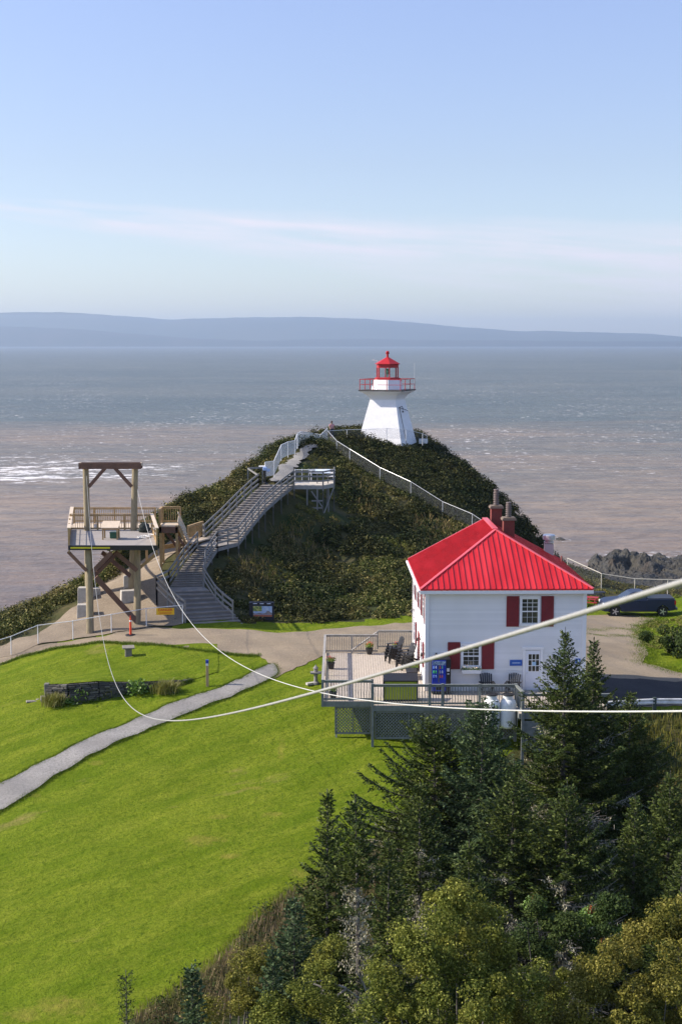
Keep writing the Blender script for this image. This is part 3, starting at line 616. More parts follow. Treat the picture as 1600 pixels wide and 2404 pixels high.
def leaf_ball(name, material, parent, centers, radii, n, size, flat=.8, squash=.8, ratio=.55, outer=.55):
    k = rng.integers(0, len(centers), n); u = rand_dirs(n); rr = radii[k] * (outer + (1 - outer) * rng.random(n)) ** .7
    c = centers[k] + u * rr[:, None] * np.array([1, 1, squash]); nrm = unit(u * flat + rand_dirs(n) * .8 + np.array([0, 0, .35])); d = unit(np.cross(nrm, rand_dirs(n))); s_ = np.cross(nrm, d)
    sz = size * rng.uniform(.6, 1.3, n); return np_mesh(name, leaves(c, d, s_, sz, sz * ratio), quads(n), material, parent)
fb = thing('flower_box', 'white window box of white and orange flowers under the ground floor window', 'flower box', on_house(px2x(1104), -.2, px2z(1573)), RZ)
m = MB(); m.box((0, 0, 0), (.98, .24, .2), taper=1.08); m.build('planter', M_TRIM, fb)
leaf_ball('foliage', M_FOL, fb, np.array([[x, 0, .12] for x in np.linspace(-.42, .42, 7)]), np.full(7, .14), 500, .07)
leaf_ball('flowers', M_FLW, fb, np.array([[x, -.03, .2 + (.1 if x < -.2 else 0)] for x in np.linspace(-.42, .42, 6)]), np.full(6, .13), 90, .06, ratio=.9)

# ------------------------------------------------------------------ deck
dk = thing('wooden_deck', 'raised grey wooden deck with lattice skirt wrapping the front of the white house', 'deck', (3, 76, 0))
Z0 = -.02
DL = (-.98, 84.0); XA, XB = -.95, 4.60; yF1 = 72.25; yF2 = 71.35; xS = 1.62; xR = 8.95; yW = 74.5
fl = MB()
def boards(x0, x1, y0, y1, w_=.14, along='y'):
    if along == 'y':
        n = int((x1 - x0) / w_)
        for i in range(n): a = x0 + (x1 - x0) * i / n; b = x0 + (x1 - x0) * (i + 1) / n; fl.box(((a + b) / 2, (y0 + y1) / 2, Z0 - .02), (b - a - .012, y1 - y0, .04))
boards(XA, XB - .07, yW - .05, 83.9); boards(XA, xS, yF1, yW - .06); boards(xS, xR, yF2, yW - .06); boards(xR, 13.6, 69.8, yW - .1); 
fl.build('floor', M_DECK, dk, world=True)
fa = MB(); fr_z = -.17
for a, b in (((XA, 83.9), (XA, yF1)), ((XA, yF1), (xS, yF1)), ((xS, yF1), (xS, yF2)), ((xS, yF2), (xR, yF2)), ((xR, yF2), (xR, 69.8)), ((xR, 69.8), (13.6, 69.8)), ((XA, 83.9), (XB - .1, 83.9))):
    fa.beam((*a, fr_z), (*b, fr_z), .05, .27)
fa.build('fascia_board', M_DRAIL, dk, world=True)
def lattice(x0, x1, z0, z1, y, parent):
    m = MB()
    for a, b in (((x0, z0), (x1, z0)), ((x0, z1), (x1, z1)), ((x0, z0), (x0, z1)), ((x1, z0), (x1, z1)), (((x0 + x1) / 2, z0), ((x0 + x1) / 2, z1))): m.beam((a[0], y - .03, a[1]), (b[0], y - .03, b[1]), .05, .1)
    sp = .17; hgt = z1 - z0; n = int((x1 - x0 + hgt) / sp)
    for s_ in (0, 1):
        for i in range(n):
            u = x0 - hgt + i * sp; a, b = u, u + hgt; t0 = max(0, (x0 - a) / (b - a)); t1 = min(1, (x1 - a) / (b - a))
            if t1 <= t0: continue
            pa = (a + (b - a) * t0, z0 + hgt * t0); pb = (a + (b - a) * t1, z0 + hgt * t1)
            if s_: pa = (pa[0], z0 + z1 - pa[1]); pb = (pb[0], z0 + z1 - pb[1])
            m.beam((pa[0], y + s_ * .012, pa[1]), (pb[0], y + s_ * .012, pb[1]), .012, .045, up=(1, 0, 0) if False else (0, 0, 1))
    m.build('lattice', M_DRAIL, parent, world=True)
lattice(-.3, xS - .1, -1.75, -.38, yF1 + .15, dk); lattice(xS + .15, 5.2, -1.75, -.38, yF2 + .12, dk); lattice(5.25, xR, -1.75, -.38, yF2 + .12, dk)
def post(p, h, w_=.1, z0=None, parent=None, material=None, name='post'):
    m = MB(); z = p[2] if len(p) > 2 else 0; m.box((p[0], p[1], (z + h + (z0 if z0 is not None else z)) / 2), (w_, w_, z + h - (z0 if z0 is not None else z))); return m.build(name, material or M_DRAIL, parent, world=True)
def rail_run(a, b, h, parent, material, bal=.14, balw=.032, top=.05, posts=None):
    a = Vector(a); b = Vector(b); m = MB(); m.beam(a + Vector((0, 0, h)), b + Vector((0, 0, h)), .13, .045); m.beam(a + Vector((0, 0, h - .07)), b + Vector((0, 0, h - .07)), .04, .09); m.beam(a + Vector((0, 0, .1)), b + Vector((0, 0, .1)), .04, .09)
    m.build('rail', material, parent, world=True)
    m = MB(); n = max(2, int((b - a).length / bal))
    for i in range(1, n): p = a.lerp(b, i / n); m.box((p.x, p.y, p.z + h / 2 + .01), (balw, balw, h - .1))
    m.build('balusters', material, parent, world=True)
RH = 1.08
rail_run((XA, 83.8, 0), (XA, yF1 + .1, 0), RH, dk, M_DLT)
rail_run((XA, yF1, 0), (xS, yF1, 0), RH, dk, M_DRAIL); rail_run((xS, yF2, 0), (xR, yF2, 0), RH, dk, M_DRAIL); rail_run((xR, yF2, 0), (xR + .18, 69.8, 0), RH, dk, M_DRAIL)
rail_run((xR + .18, 69.8, -.1), (13.5, 69.8, -.1), RH, dk, M_DRAIL)
rail_run((XA, 83.85, 0), (2.2, 83.85, 0), RH, dk, M_DLT); rail_run((2.25, 84.9, .05), (4.4, 84.9, .05), RH, dk, M_DLT)
m = MB(); m.beam((.65, 83.6, .2), (2.15, 84.5, 1.1), .1, .06); m.build('handrail', M_DLT, dk, world=True)
for p, z0 in (((XA, 83.85), 0), ((XA, 78), -.3), ((XA, yF1), -.3), ((xS, yF2), -2.25), ((xS, yF1 + .1), -.3), ((5.2, yF2), -.3), ((4.55, yF2), -.3), ((7.1, yF2), -.3), ((xR, yF2), -1.9), ((xR + .18, 69.8), -2.9), ((2.22, 84.9), 0), ((.65, 83.85), 0)):
    post(p, RH + (.02 if p[1] > 75 else .05), .14 if p[1] < 73 else .11, z0, dk, M_DLT if p[1] > 75 else M_DRAIL)
post((-.25, yF1 + .2), -.3, .1, -2.35, dk, mat('bare_post', (.5, .48, .42), .8))
for x in (5.5, 7.5): post((x, yF2 + .6), -.3, .12, -2.5, dk)
m = MB(); m.box((11.3, 69.78, -1.2), (4.4, .03, 1.6)); m.build('skirt_board', M_DRAIL, dk, world=True)

# things on the deck
def pot(name, label, p, s=1.0, dead=False):
    t = thing(name, label, 'flower pot', p, 0, 'potted geraniums on the wooden deck')
    m = MB(); m.lathe((0, 0, 0), [(.15 * s, 0), (.21 * s, .3 * s), (.23 * s, .3 * s), (.23 * s, .36 * s), (.19 * s, .36 * s), (.18 * s, .3 * s)], 16); m.build('pot', M_DARK, t)
    cs = np.array([[a, b, .52] for a, b in ((0, 0), (.12, .05), (-.12, 0), (0, .12), (.02, -.12))]) * s
    leaf_ball('foliage', M_FOL, t, cs, np.full(5, .17 * s), 420, .075 * s); leaf_ball('flowers', M_FLR, t, cs + np.array([0, 0, .1 * s]), np.full(5, .16 * s), 70 if not dead else 25, .06 * s, ratio=.9); return t
def g0(px, py): return G(px, py, 0)
p = g0(776.5, 1569.5); pot('flower_pot', 'flower pot with red geraniums near the left railing of the deck', p, 1.0)
p = g0(866.5, 1532.5); p.y -= .3; pot('flower_pot', 'flower pot with sparse red flowers by the sloping rail at the back of the deck', p, 1.0)
pot('flower_pot', 'flower pot of bright red geraniums behind the stacked black chairs', (3.35, 83.2, .1), 1.0)
pot('flower_pot', 'dark flower pot with thin flowers behind the front left corner of the railing', (-.42, 72.85, 0), .95, True)
pl = pot('flower_pot', 'flower pot of yellow green leaves against the side wall of the house', (4.15, 78.2, 0), .9, True)

def adirondack(label, loc, rz, group, tip=0):
    t = thing('garden_chair', label, 'chair', loc, rz, group); mt = M_DARK
    def slat(p, q, w_, th=.025): m_.beam(p, q, w_, th)
    m_ = MB()
    for i in range(6): x = -.25 + .1 * i; top = 1.0 - .35 * abs(x) ** 1.2; m_.beam((x, .22, .30), (x * 1.15, .52, top), .085, .02, up=(0, -1, .3))
    m_.beam((-.28, .32, .52), (.28, .32, .52), .03, .06); b = m_.build('backrest', mt, t)
    m_ = MB()
    for i in range(6): y = -.28 + .1 * i; m_.beam((-.27, y, .40 - i * .024), (.27, y, .40 - i * .024), .085, .022)
    m_.build('seat', mt, t)
    for s_ in (-1, 1):
        m_ = MB(); m_.beam((s_ * .27, -.30, .38), (s_ * .27, .62, 0.03), .03, .11); m_.build('rear_leg', mt, t)
        m_ = MB(); m_.box((s_ * .31, -.27, .27), (.03, .1, .54)); m_.build('front_leg', mt, t)
        m_ = MB(); m_.box((s_ * .34, .02, .56), (.14, .72, .025)); m_.box((s_ * .31, .3, .28), (.03, .06, .54)); m_.build('armrest', mt, t)
    return t
adirondack('black slatted garden chair under the wall between window and blue sign', on_house(px2x(1139), -.75, 0), RZ + .05, 'black chairs on the front deck')
adirondack('black slatted garden chair nearest the white front door', on_house(px2x(1198), -.8, 0), RZ - .35, 'black chairs on the front deck')
for st_, (bx, by, n, lab) in enumerate(((2.95, 81.3, 4, 'taller stack of black chairs further back by the side wall'), (3.55, 79.5, 4, 'nearer stack of black chairs beside the side wall'))):
    for i in range(n):
        pos = ('bottom chair of the ', 'second chair up in the ', 'third chair up in the ', 'topmost chair of the ')[i]
        adirondack(pos + lab, (bx + i * .05, by - i * .03, i * .17), R(-70) if st_ == 0 else R(-62), 'black chairs stacked on the deck')
# vending machine
vm = thing('vending_machine', 'blue drinks vending machine against the front wall at the house corner', 'vending machine', on_house(px2x(1031), -.52, 0), RZ)
m = MB(); m.box((0, 0, .95), (1.0, .8, 1.86)); m.build('cabinet', M_BLACK, vm, bevel=.02)
m = MB(); m.box((-.13, -.415, 1.0), (.74, .04, 1.66)); m.build('front_panel', mat('vending_blue', (.012, .05, .50), .3, (.01, .03, .30), 2, spec=.6), vm, bevel=.01)
m = MB(); m.box((-.13, -.44, 1.68), (.7, .02, .22)); m.build('header', mat('vending_header', (.10, .16, .30), .4, (.35, .45, .55), 14, contrast=(.5, .55)), vm)
CC = [(.15, .3, .7), (.5, .6, .7), (.5, .08, .08), (.12, .4, .25), (.05, .45, .12), (.05, .45, .1), (.25, .3, .5), (.5, .55, .65), (.12, .2, .6), (.2, .35, .7), (.55, .1, .1), (.5, .12, .1)]
for r__ in range(3):
    for c__ in range(4):
        m = MB(); m.lathe((-.40 + c__ * .115 + (.1 if c__ > 1 else 0), -.44, 1.38 - r__ * .24), [(.03, 0), (.035, .02), (.035, .11), (.015, .15), (.015, .17)], 10); m.build('drink_bottle', mat('drink%d' % ((r__ * 4 + c__) % 12), CC[(r__ * 4 + c__) % 12], .4), vm)
m = MB(); m.box((-.14, -.445, 1.12), (.07, .02, .95)); m.build('divider', mat('vend_grey', (.10, .11, .15), .4), vm)
m = MB(); m.box((-.13, -.44, .32), (.28, .03, .16)); m.build('dispensing_flap', M_BLACK, vm)
m = MB(); m.box((.36, -.42, 1.32), (.14, .03, .18)); m.box((.36, -.42, 1.1), (.1, .03, .05)); m.build('coin_slot', mat('vend_light', (.6, .6, .6), .4), vm)
# menu board or bin behind the rail with yellow green panels
bn = thing('storage_bin', 'long box with yellow green panels and a black lid behind the front railing', 'storage bin', (3.1, 72.6, 0), 0)
m = MB(); m.box((0, 0, .52), (1.72, .7, 1.0)); m.build('box', mat('yellow_green_panel', (.33, .40, .02), .6, (.27, .33, .02), 2), bn)
m = MB(); m.prism([(-.38, 1.02), (.38, 1.25), (.38, 1.31), (-.38, 1.08)], -.9, .9, axes='yz'); m.build('lid', M_DARK, bn)
m = MB()
for x in (-.87, .87): m.box((x, -.36, .52), (.06, .06, 1.04)); m.box((x, .34, .6), (.06, .06, 1.2))
m.box((0, -.36, .03), (1.8, .05, .07)); m.build('frame', M_BLACK, bn)
# small dark bench by the wall
bc = thing('low_bench', 'low dark bench against the side wall beside the stacked chairs', 'bench', (3.9, 77.4, 0), 0)
m = MB(); m.box((0, 0, .42), (.6, 1.1, .05)); m.build('seat', M_DARK, bc)
for y in (-.45, .45): m = MB(); m.box((0, y, .2), (.5, .06, .4)); m.build('leg', M_DARK, bc)
# propane tanks in front of the deck
for i, (px, lab) in enumerate(((1153, 'white propane tank on the left of the pair below the deck'), (1191, 'white propane tank on the right of the pair below the deck'))):
    p = P(px, 1709, 70.6 + .1 * i); t = thing('propane_tank', lab, 'propane tank', p, .4 * i, 'propane tanks in front of the deck')
    m = MB(); m.lathe((0, 0, 0), [(.30, .02), (.39, .1), (.41, .2), (.41, 1.25), (.37, 1.42), (.26, 1.54), (.12, 1.6)], 28); m.build('tank', mat('tank_white', (.78, .80, .79), .3, spec=.6), t, smooth=True)
    m = MB(); m.lathe((0, 0, 1.52), [(.27, 0), (.27, .2), (.25, .2), (.25, 0)], 24); m.build('collar', mat('tank_white', (.78, .8, .79)), t, smooth=False)
    m = MB(); m.lathe((0, 0, 1.72), [(.30, 0), (.31, .03), (.3, .06)], 24); m.build('rim', M_DARK, t)
    m = MB(); m.lathe((0, 0, 1.58), [(.05, 0), (.05, .12), (.02, .14)], 10); m.build('valve', M_STEEL, t)
    m = MB(); m.tube([(0, -.05, 1.72), (.2, -.35, 1.5), (.35, -.38, .8), (.3, -.4, 0)], .012, 6); m.build('hose', M_STEEL, t)
# ------------------------------------------------------------------ lighthouse
LA = R(21.8); lb = P(905, 1042, 150.5); LZ = lb.z - .3
lh = thing('lighthouse', 'white shingled lighthouse with red lantern and red gallery rail on the hill top', 'lighthouse', (lb.x + .15, 150.5, LZ), -LA)
M_LW = mat('shingle_white', (.84, .84, .84), .6, (.78, .78, .79), 2)
ZG = 6.05                                              # gallery height
def sq(r, z): return [(-r, -r, z), (r, -r, z), (r, r, z), (-r, r, z)]
m = MB(); nb = 44
def wr(z): return 2.35 + (1.32 - 2.35) * (z / 5.0)
for i in range(nb):
    a = 5.0 * i / nb; b = 5.0 * (i + 1) / nb; ra = wr(a) + .022; rb = wr(b); qa = sq(ra, a); qb = sq(rb, b); qc = sq(wr(a), a)
    for j in range(4): m.quad(qa[j], qa[(j + 1) % 4], qb[(j + 1) % 4], qb[j]); m.quad(qc[j], qc[(j + 1) % 4], qa[(j + 1) % 4], qa[j])
m.build('tower_wall', M_LW, lh)
m = MB(); prof = [(1.33, 4.98), (1.36, 5.12), (1.45, 5.3), (1.62, 5.52), (1.85, 5.70), (2.08, 5.82), (2.14, 5.95)]
for (r1, z1), (r2, z2) in zip(prof, prof[1:]):
    q1, q2 = sq(r1, z1), sq(r2, z2)
    for j in range(4): m.quad(q1[j], q1[(j + 1) % 4], q2[(j + 1) % 4], q2[j])
m.build('cornice', mat('cornice_white', (.80, .80, .78), .6), lh)
m = MB(); m.box((0, 0, 6.0), (4.42, 4.42, .10)); m.build('gallery_floor', mat('gallery_dark', (.06, .055, .055), .7), lh)
gr = MB(); gr_p = []
for x in (-2.1, -.7, .7, 2.1):
    for y in (-2.1, -.7, .7, 2.1):
        if abs(x) == 2.1 or abs(y) == 2.1: gr_p.append((x, y))
for x, y in gr_p:
    m = MB(); m.box((x, y, 6.5), (.055, .055, .92)); m.build('post', M_LRED, lh)
for zz, th in ((6.96, .055), (6.5, .035)):
    m = MB()
    for i in range(4): a, b = ((-2.1, -2.1), (2.1, -2.1), (2.1, 2.1), (-2.1, 2.1))[i], ((2.1, -2.1), (2.1, 2.1), (-2.1, 2.1), (-2.1, -2.1))[i]; m.beam((*a, zz), (*b, zz), th, th)
    m.build('rail', M_LRED, lh)
def octp(r, z, n=8, a0=math.pi / 8): return [(r * math.cos(a0 + 2 * math.pi * i / n), r * math.sin(a0 + 2 * math.pi * i / n), z) for i in range(n)]
m = MB(); m.lathe((0, 0, 0), [(1.36, 6.06), (1.12, 6.86)], 8, a0=math.pi / 8); m.build('lantern_base', M_LW, lh)
m = MB(); m.lathe((0, 0, 0), [(1.14, 6.86), (1.14, 7.0), (.96, 7.02)], 6, a0=0); m.build('lantern_sill', M_LRED, lh)
for i in range(6):
    a = math.pi / 3 * i; m = MB(); m.box((.93 * math.cos(a), .93 * math.sin(a), 7.42), (.085, .085, .82), rz=a); m.build('lantern_post', M_LRED, lh)
M_PANE = bpy.data.materials.new('lantern_glass'); M_PANE.use_nodes = True; t = M_PANE.node_tree; b = t.nodes['Principled BSDF']; b.inputs['Roughness'].default_value = .03
tr = N(t, 'ShaderNodeBsdfTransparent'); tr.inputs[0].default_value = (.93, .96, .95, 1); gl = N(t, 'ShaderNodeBsdfGlossy', Roughness=.03); ms = N(t, 'ShaderNodeMixShader'); ms.inputs[0].default_value = .05
t.links.new(tr.outputs[0], ms.inputs[1]); t.links.new(gl.outputs[0], ms.inputs[2]); t.links.new(ms.outputs[0], t.nodes['Material Output'].inputs['Surface'])
for i in range(6):
    a, a2 = math.pi / 3 * i, math.pi / 3 * (i + 1); m = MB(); p1 = (.92 * math.cos(a), .92 * math.sin(a)); p2 = (.92 * math.cos(a2), .92 * math.sin(a2)); m.quad((*p1, 7.02), (*p2, 7.02), (*p2, 7.82), (*p1, 7.82)); m.build('lantern_pane', M_PANE, lh)
m = MB(); m.lathe((0, 0, 0), [(.98, 7.8), (.98, 8.06), (1.08, 8.10)], 6); m.build('lantern_frieze', M_LRED, lh)
m = MB(); m.lathe((0, 0, 0), [(1.12, 8.09), (1.12, 8.13), (.14, 8.64), (.10, 8.66)], 6); m.build('lantern_roof', M_LRED, lh)
m = MB(); m.lathe((0, 0, 0), [(.10, 8.6), (.10, 8.9), (.15, 8.93), (.17, 9.0), (.10, 9.03), (.16, 9.06), (.15, 9.1), (.03, 9.16)], 14); m.build('ventilator', M_LRED, lh)
m = MB(); m.lathe((0, 0, 0), [(.05, 7.02), (.05, 7.25), (.13, 7.3), (.15, 7.5), (.13, 7.7), (.05, 7.74)], 14); m.build('lamp', mat('green_lens', (.02, .30, .16), .15, spec=.8), lh, smooth=True)
m = MB(); m.tube([(2.1, 2.05, 6.5), (2.1, 2.05, 8.15)], .022, 6); m.build('antenna', M_STEEL, lh)
m = MB(); m.tube([(-1.0, -.1, 8.0), (-1.0, -.1, 8.35), (-1.5, -.1, 8.42)], .03, 6); m.box((-1.45, -.1, 8.42), (.22, .1, .07)); m.build('floodlight', M_STEEL, lh)
def tower_face(dx, z, side='right'): return (wr(z) + .06, dx, z)
m = MB(); m.tube([(wr(4.2) + .05, -.9, 4.2), (wr(4.2) + .35, -.9, 4.35), (wr(4.1) + .4, -.7, 4.0)], .04, 6); m.tube([(wr(4.2) + .05, -.8, 4.2), (wr(4) + .3, .4, 3.9), (wr(4) + .3, 1.0, 3.75)], .03, 6); m.lathe((wr(4) + .3, -.6, 3.7), [(.1, 0), (.04, .18)], 8); m.build('foghorn_bracket', M_DARK, lh)
m = MB(); m.tube([(wr(4.2) + .04, -.75, 4.2), (wr(.3) + .04, -.75, .3)], .03, 6); m.build('conduit', M_GREY, lh)
m = MB(); m.box((-wr(2.2) - .05, -1.0, 2.3), (.1, .5, 1.1)); wd = m.build('side_window', M_LRED, lh); m = MB(); m.box((-wr(1.5) - .12, -1.0, 1.55), (.25, .5, .15)); m.build('sill', M_LW, wd)
# low white shed part in front of the tower
m = MB(); m.box((-1.2, -2.6, .6), (1.1, .5, 1.2)); m.build('porch', M_LW, lh)

for ch in lh.children:
    up_ = ch.name.split('.')[0] in ('lantern_base', 'lantern_sill', 'lantern_post', 'lantern_pane', 'lantern_frieze', 'lantern_roof', 'ventilator', 'lamp')
    for v in ch.data.vertices:
        if v.co.z > 5.9: v.co.z = 6.05 + (v.co.z - 6.05) * (1.30 if up_ or ch.name.startswith(('antenna', 'floodlight')) else 1.2)
        k = 1.25 if up_ else 1.07
        v.co.x *= k; v.co.y *= k
# ------------------------------------------------------------------ fences
def chain_fence(name, label, pts, h, posts_mat, wire_mat, group=None, post_r=.03, cat='fence', rail_r=.024, ptop=.03, gap=0):
    """pts: base points (x,y,z); wire panel, top rail and every post are parts."""
    pts = [Vector(p) for p in pts]; t = thing(name, label, cat, pts[0], 0, group)
    m = MB(); m.tube([p + Vector((0, 0, h)) for p in pts], rail_r, 6); m.build('top_rail', posts_mat, t, world=True)
    me = bpy.data.meshes.new('wire_mesh'); vs = []; fs = []; uvs = []; L = 0; inv = world_mat(t).inverted()
    for i, p in enumerate(pts):
        if i: L += (p - pts[i - 1]).length
        vs += [inv @ (p + Vector((0, 0, .04))), inv @ (p + Vector((0, 0, h)))]; uvs.append(L)
    for i in range(len(pts) - 1): fs.append((2 * i, 2 * i + 2, 2 * i + 3, 2 * i + 1))
    me.from_pydata(vs, [], fs); uv = me.uv_layers.new()
    for i in range(len(pts) - 1):
        for j, (u, v) in enumerate(((uvs[i], 0), (uvs[i + 1], 0), (uvs[i + 1], h), (uvs[i], h))): uv.data[i * 4 + j].uv = (u, v)
    me.materials.append(wire_mat); o = bpy.data.objects.new('wire_mesh', me); C.objects.link(o); o.parent = t
    for p in pts: m = MB(); m.tube([p - Vector((0, 0, .15)), p + Vector((0, 0, h + ptop))], post_r, 8); m.build('post', posts_mat, t, world=True)
    return t
lf = [hit(a, b) for a, b in ((-60, 1565), (27, 1539), (90, 1512), (172, 1502), (262, 1486), (344, 1472), (429, 1464))]
chain_fence('chain_link_fence', 'chain link fence with white posts along the sandy slope below the zip line tower', lf, 1.22, M_WPIPE, M_CHAIN)
sgp = lf[5].lerp(lf[6], .53); dg = thing('danger_sign', 'yellow danger sign with red lettering on the chain link fence', 'sign', sgp + Vector((0, -.07, .92)), math.atan2(lf[6].y - lf[5].y, lf[6].x - lf[5].x))
m = MB(); m.box((0, 0, 0), (1.16, .02, .44)); m.build('sign_board', mat('sign_yellow', (.80, .48, .01), .5), dg)
M_SR = mat('sign_red', (.55, .02, .01), .5)
text_mesh('lettering', 'DANGER', .23, M_SR, dg, (0, -.016, .10), width=.92)
m = MB()
for zz, l in ((-.07, .8), (-.115, .9), (-.16, .7)):
    x = -l / 2
    while x < l / 2: k = random.uniform(.03, .09); m.box((x + k / 2, -.014, zz), (k, .006, .02)); x += k + .018
m.build('small_print', M_SR, dg)
# fence along the hill path: rises from the coin viewer to the crest and down the far right flank
def pz(px, py, D): return P(px, py, D)
fa_ = [pz(622, 1120, 119), pz(643, 1117, 120.5), pz(660, 1078, 125), pz(676, 1070, 128), pz(692, 1066, 131), pz(697, 1050, 134), pz(706, 1045, 137), pz(724, 1047, 139), pz(738, 1049, 140), pz(750, 1051, 140)]
TOPS = [1088, 1060, 1052, 1040, 1038, 1024, 1014, 1024, 1025, 1026]
chain_fence('white_path_fence', 'white mesh fence curving up beside the gravel path towards the lighthouse', fa_[:6], 1.25, M_WPIPE, M_CHAINW, rail_r=.035)
chain_fence('white_crest_fence', 'white mesh fence across the head of the gravel path', [fa_[5] + Vector((.05, .1, 0))] + fa_[6:], 1.3, M_WPIPE, M_CHAINW, rail_r=.035)
chain_fence('white_crest_fence', 'short white mesh panel rising to the right below the person in pink', [pz(751, 1052, 140.1), pz(768, 1034, 144)], 1.25, M_WPIPE, M_CHAINW, rail_r=.035)
ff = [pz(768, 1037, 143.5), pz(790, 1063, 137), pz(820.5, 1082.6, 134), pz(891.3, 1126.5, 131), pz(963.6, 1160.5, 128), pz(1038, 1207.7, 126), pz(1107.5, 1237, 124), pz(1185, 1290, 122)]
ff[0].z += .0
chain_fence('long_hill_fence', 'long chain link fence running down the hill behind the red roof', ff, 1.15, M_STEEL, M_CHAIN, rail_r=.022, post_r=.032)
lf2 = [pz(768, 1036, 144), pz(814, 1033, 145), pz(858, 1032, 145.5), pz(907, 1030, 145.5), pz(952, 1032, 146), pz(991, 1042, 147), pz(1001, 1046, 151)]
chain_fence('lighthouse_fence', 'chain link fence standing round the foot of the lighthouse', lf2, 1.05, M_WPIPE, M_CHAIN)
m = MB(); m.box((0, 0, .2), (.9, .3, .5)); bx_ = m.build('white_cabinet', M_WPIPE); bx_.location = pz(993, 1040, 149.5); tag(bx_, 'small white cabinet at the right end of the lighthouse fence', 'cabinet')
bx_.data.transform(Matrix.Scale(1.0, 4))
rfn = [pz(1330, 1372, 122), pz(1410, 1387, 117), pz(1488, 1398, 116.5), pz(1565, 1408, 116), pz(1650, 1418, 115.5)]
rfn = [Vector((p.x, p.y, h1(p.x, p.y))) for p in rfn]
chain_fence('chain_link_fence', 'chain link fence on the cliff edge behind the pickup truck', rfn, 1.35, mat('cream_pipe', (.50, .47, .40), .6), M_CHAIN, post_r=.04, rail_r=.035)

# ------------------------------------------------------------------ grey staircase
sc = thing('wooden_staircase', 'long weathered grey wooden staircase with board railings climbing the hill', 'staircase', (-8, 92, 0))
def st_pt(px, py, D): return P(px, py, D)
stations = [  # left edge px, right edge px, distance left/right, number of steps to the next station
    ((463, 1475), (570, 1467), 91.3, 92.2, 4), ((437, 1447), (548, 1441), 92.6, 93.6, 5), ((408, 1394), (492, 1391), 95.3, 95.6, 1), ((400, 1379), (478, 1376), 97.0, 97.3, 9),
    ((430, 1330), (483, 1328), 99.6, 99.9, 9), ((466, 1283), (510, 1290), 102.8, 102.6, 1), ((480, 1269), (560, 1274), 105.5, 104.5, 7), ((522, 1228), (592, 1233), 108.6, 108.0, 7), ((556, 1191), (622, 1198), 112.0, 111.5, 6), ((590, 1159), (660, 1164), 115.3, 115.0, 4), ((618, 1136), (690, 1140), 118.0, 118.0, 0)]
Ls = [st_pt(*s[0], s[2]) for s in stations]; Rs = [st_pt(*s[1], s[3]) for s in stations]
for a, b in zip(Ls, Rs): z = (a.z + b.z) / 2; a.z = b.z = z
trd = MB(); ris = MB()
for i in range(len(stations) - 1):
    n = stations[i][4]
    for k in range(n):
        l0, l1 = Ls[i].lerp(Ls[i + 1], k / n), Ls[i].lerp(Ls[i + 1], (k + 1) / n); r0, r1 = Rs[i].lerp(Rs[i + 1], k / n), Rs[i].lerp(Rs[i + 1], (k + 1) / n); z = l1.z; th = .05
        f = (r0 - l0).cross(Vector((0, 0, 1))).normalized() * .04
        q = [Vector((p.x, p.y, z)) for p in (l0 + f, r0 + f, r1, l1)]
        trd.add(q + [p - Vector((0, 0, th)) for p in q], [(0, 1, 2, 3), (7, 6, 5, 4), (0, 4, 5, 1), (1, 5, 6, 2), (2, 6, 7, 3), (3, 7, 4, 0)])
        ris.add([Vector((l0.x, l0.y, z - th)), Vector((r0.x, r0.y, z - th)), Vector((r0.x, r0.y, l0.z - .05)), Vector((l0.x, l0.y, l0.z - .05))], [(0, 1, 2, 3)])
trd.build('treads', M_TREAD, sc, world=True); ris.build('risers', mat('riser_wood', (.20, .19, .18), .9), sc, world=True)
for side, pts in (('l', Ls), ('r', Rs)):
    m = MB()
    for a, b in zip(pts, pts[1:]): m.beam(a - Vector((0, 0, .12)), b - Vector((0, 0, .12)), .05, .26)
    m.build('stringer', M_RAILW, sc, world=True)
def stair_rail(pts, h, rails, parent, material=M_RAILW, pw=.10, legs=True):
    for p in pts:
        zg = h1(p.x, p.y) - .3; z0 = p.z - .45
        if legs and zg < z0: m = MB(); m.box((p.x, p.y + .02, (z0 + zg) / 2), (.09, .09, z0 - zg)); m.build('support_leg', mat('dark_leg', (.10, .095, .085), .9), parent, world=True)
        m = MB(); m.box((p.x, p.y, (p.z + h + z0) / 2), (pw, pw, p.z + h - z0)); m.build('post', material, parent, world=True)
    for zz in rails:
        m = MB()
        for a, b in zip(pts, pts[1:]): m.beam(a + Vector((0, -.06, zz)), b + Vector((0, -.06, zz)), .04, .14)
        m.build('rail', material, parent, world=True)
def zfix(px, py, D, z=None): p = P(px, py, D); return p
lowR = [zfix(546.5, 1449, 92.6), zfix(523, 1433, 93.6), zfix(506, 1419, 94.6), zfix(477, 1379, 96.8)]
for p, z in zip(lowR, (.35, .7, 1.0, 1.95)): p.z = z
stair_rail(lowR, 1.28, (1.2, .82, .42), sc)
lowL = [zfix(435, 1452, 91.9), zfix(411, 1436, 92.6), zfix(394, 1424, 93.2), zfix(368.5, 1414, 95)]
for p, z in zip(lowL, (.45, .85, 1.2, 1.6)): p.z = z
stair_rail(lowL, 1.28, (1.2, .82, .42), sc)
midL = [Vector((Ls[3].x - .12, Ls[3].y, Ls[3].z)), Ls[3].lerp(Ls[4], .6), Ls[4].lerp(Ls[5], .05), Ls[4].lerp(Ls[5], .35), Ls[4].lerp(Ls[5], .95)]
midL[0] = lowL[-1].lerp(Ls[3], .9)
stair_rail([lowL[-1]] + midL[:1], 1.25, (1.2, .82), sc)
stair_rail(midL, 1.25, (1.2, .75, .35), sc)
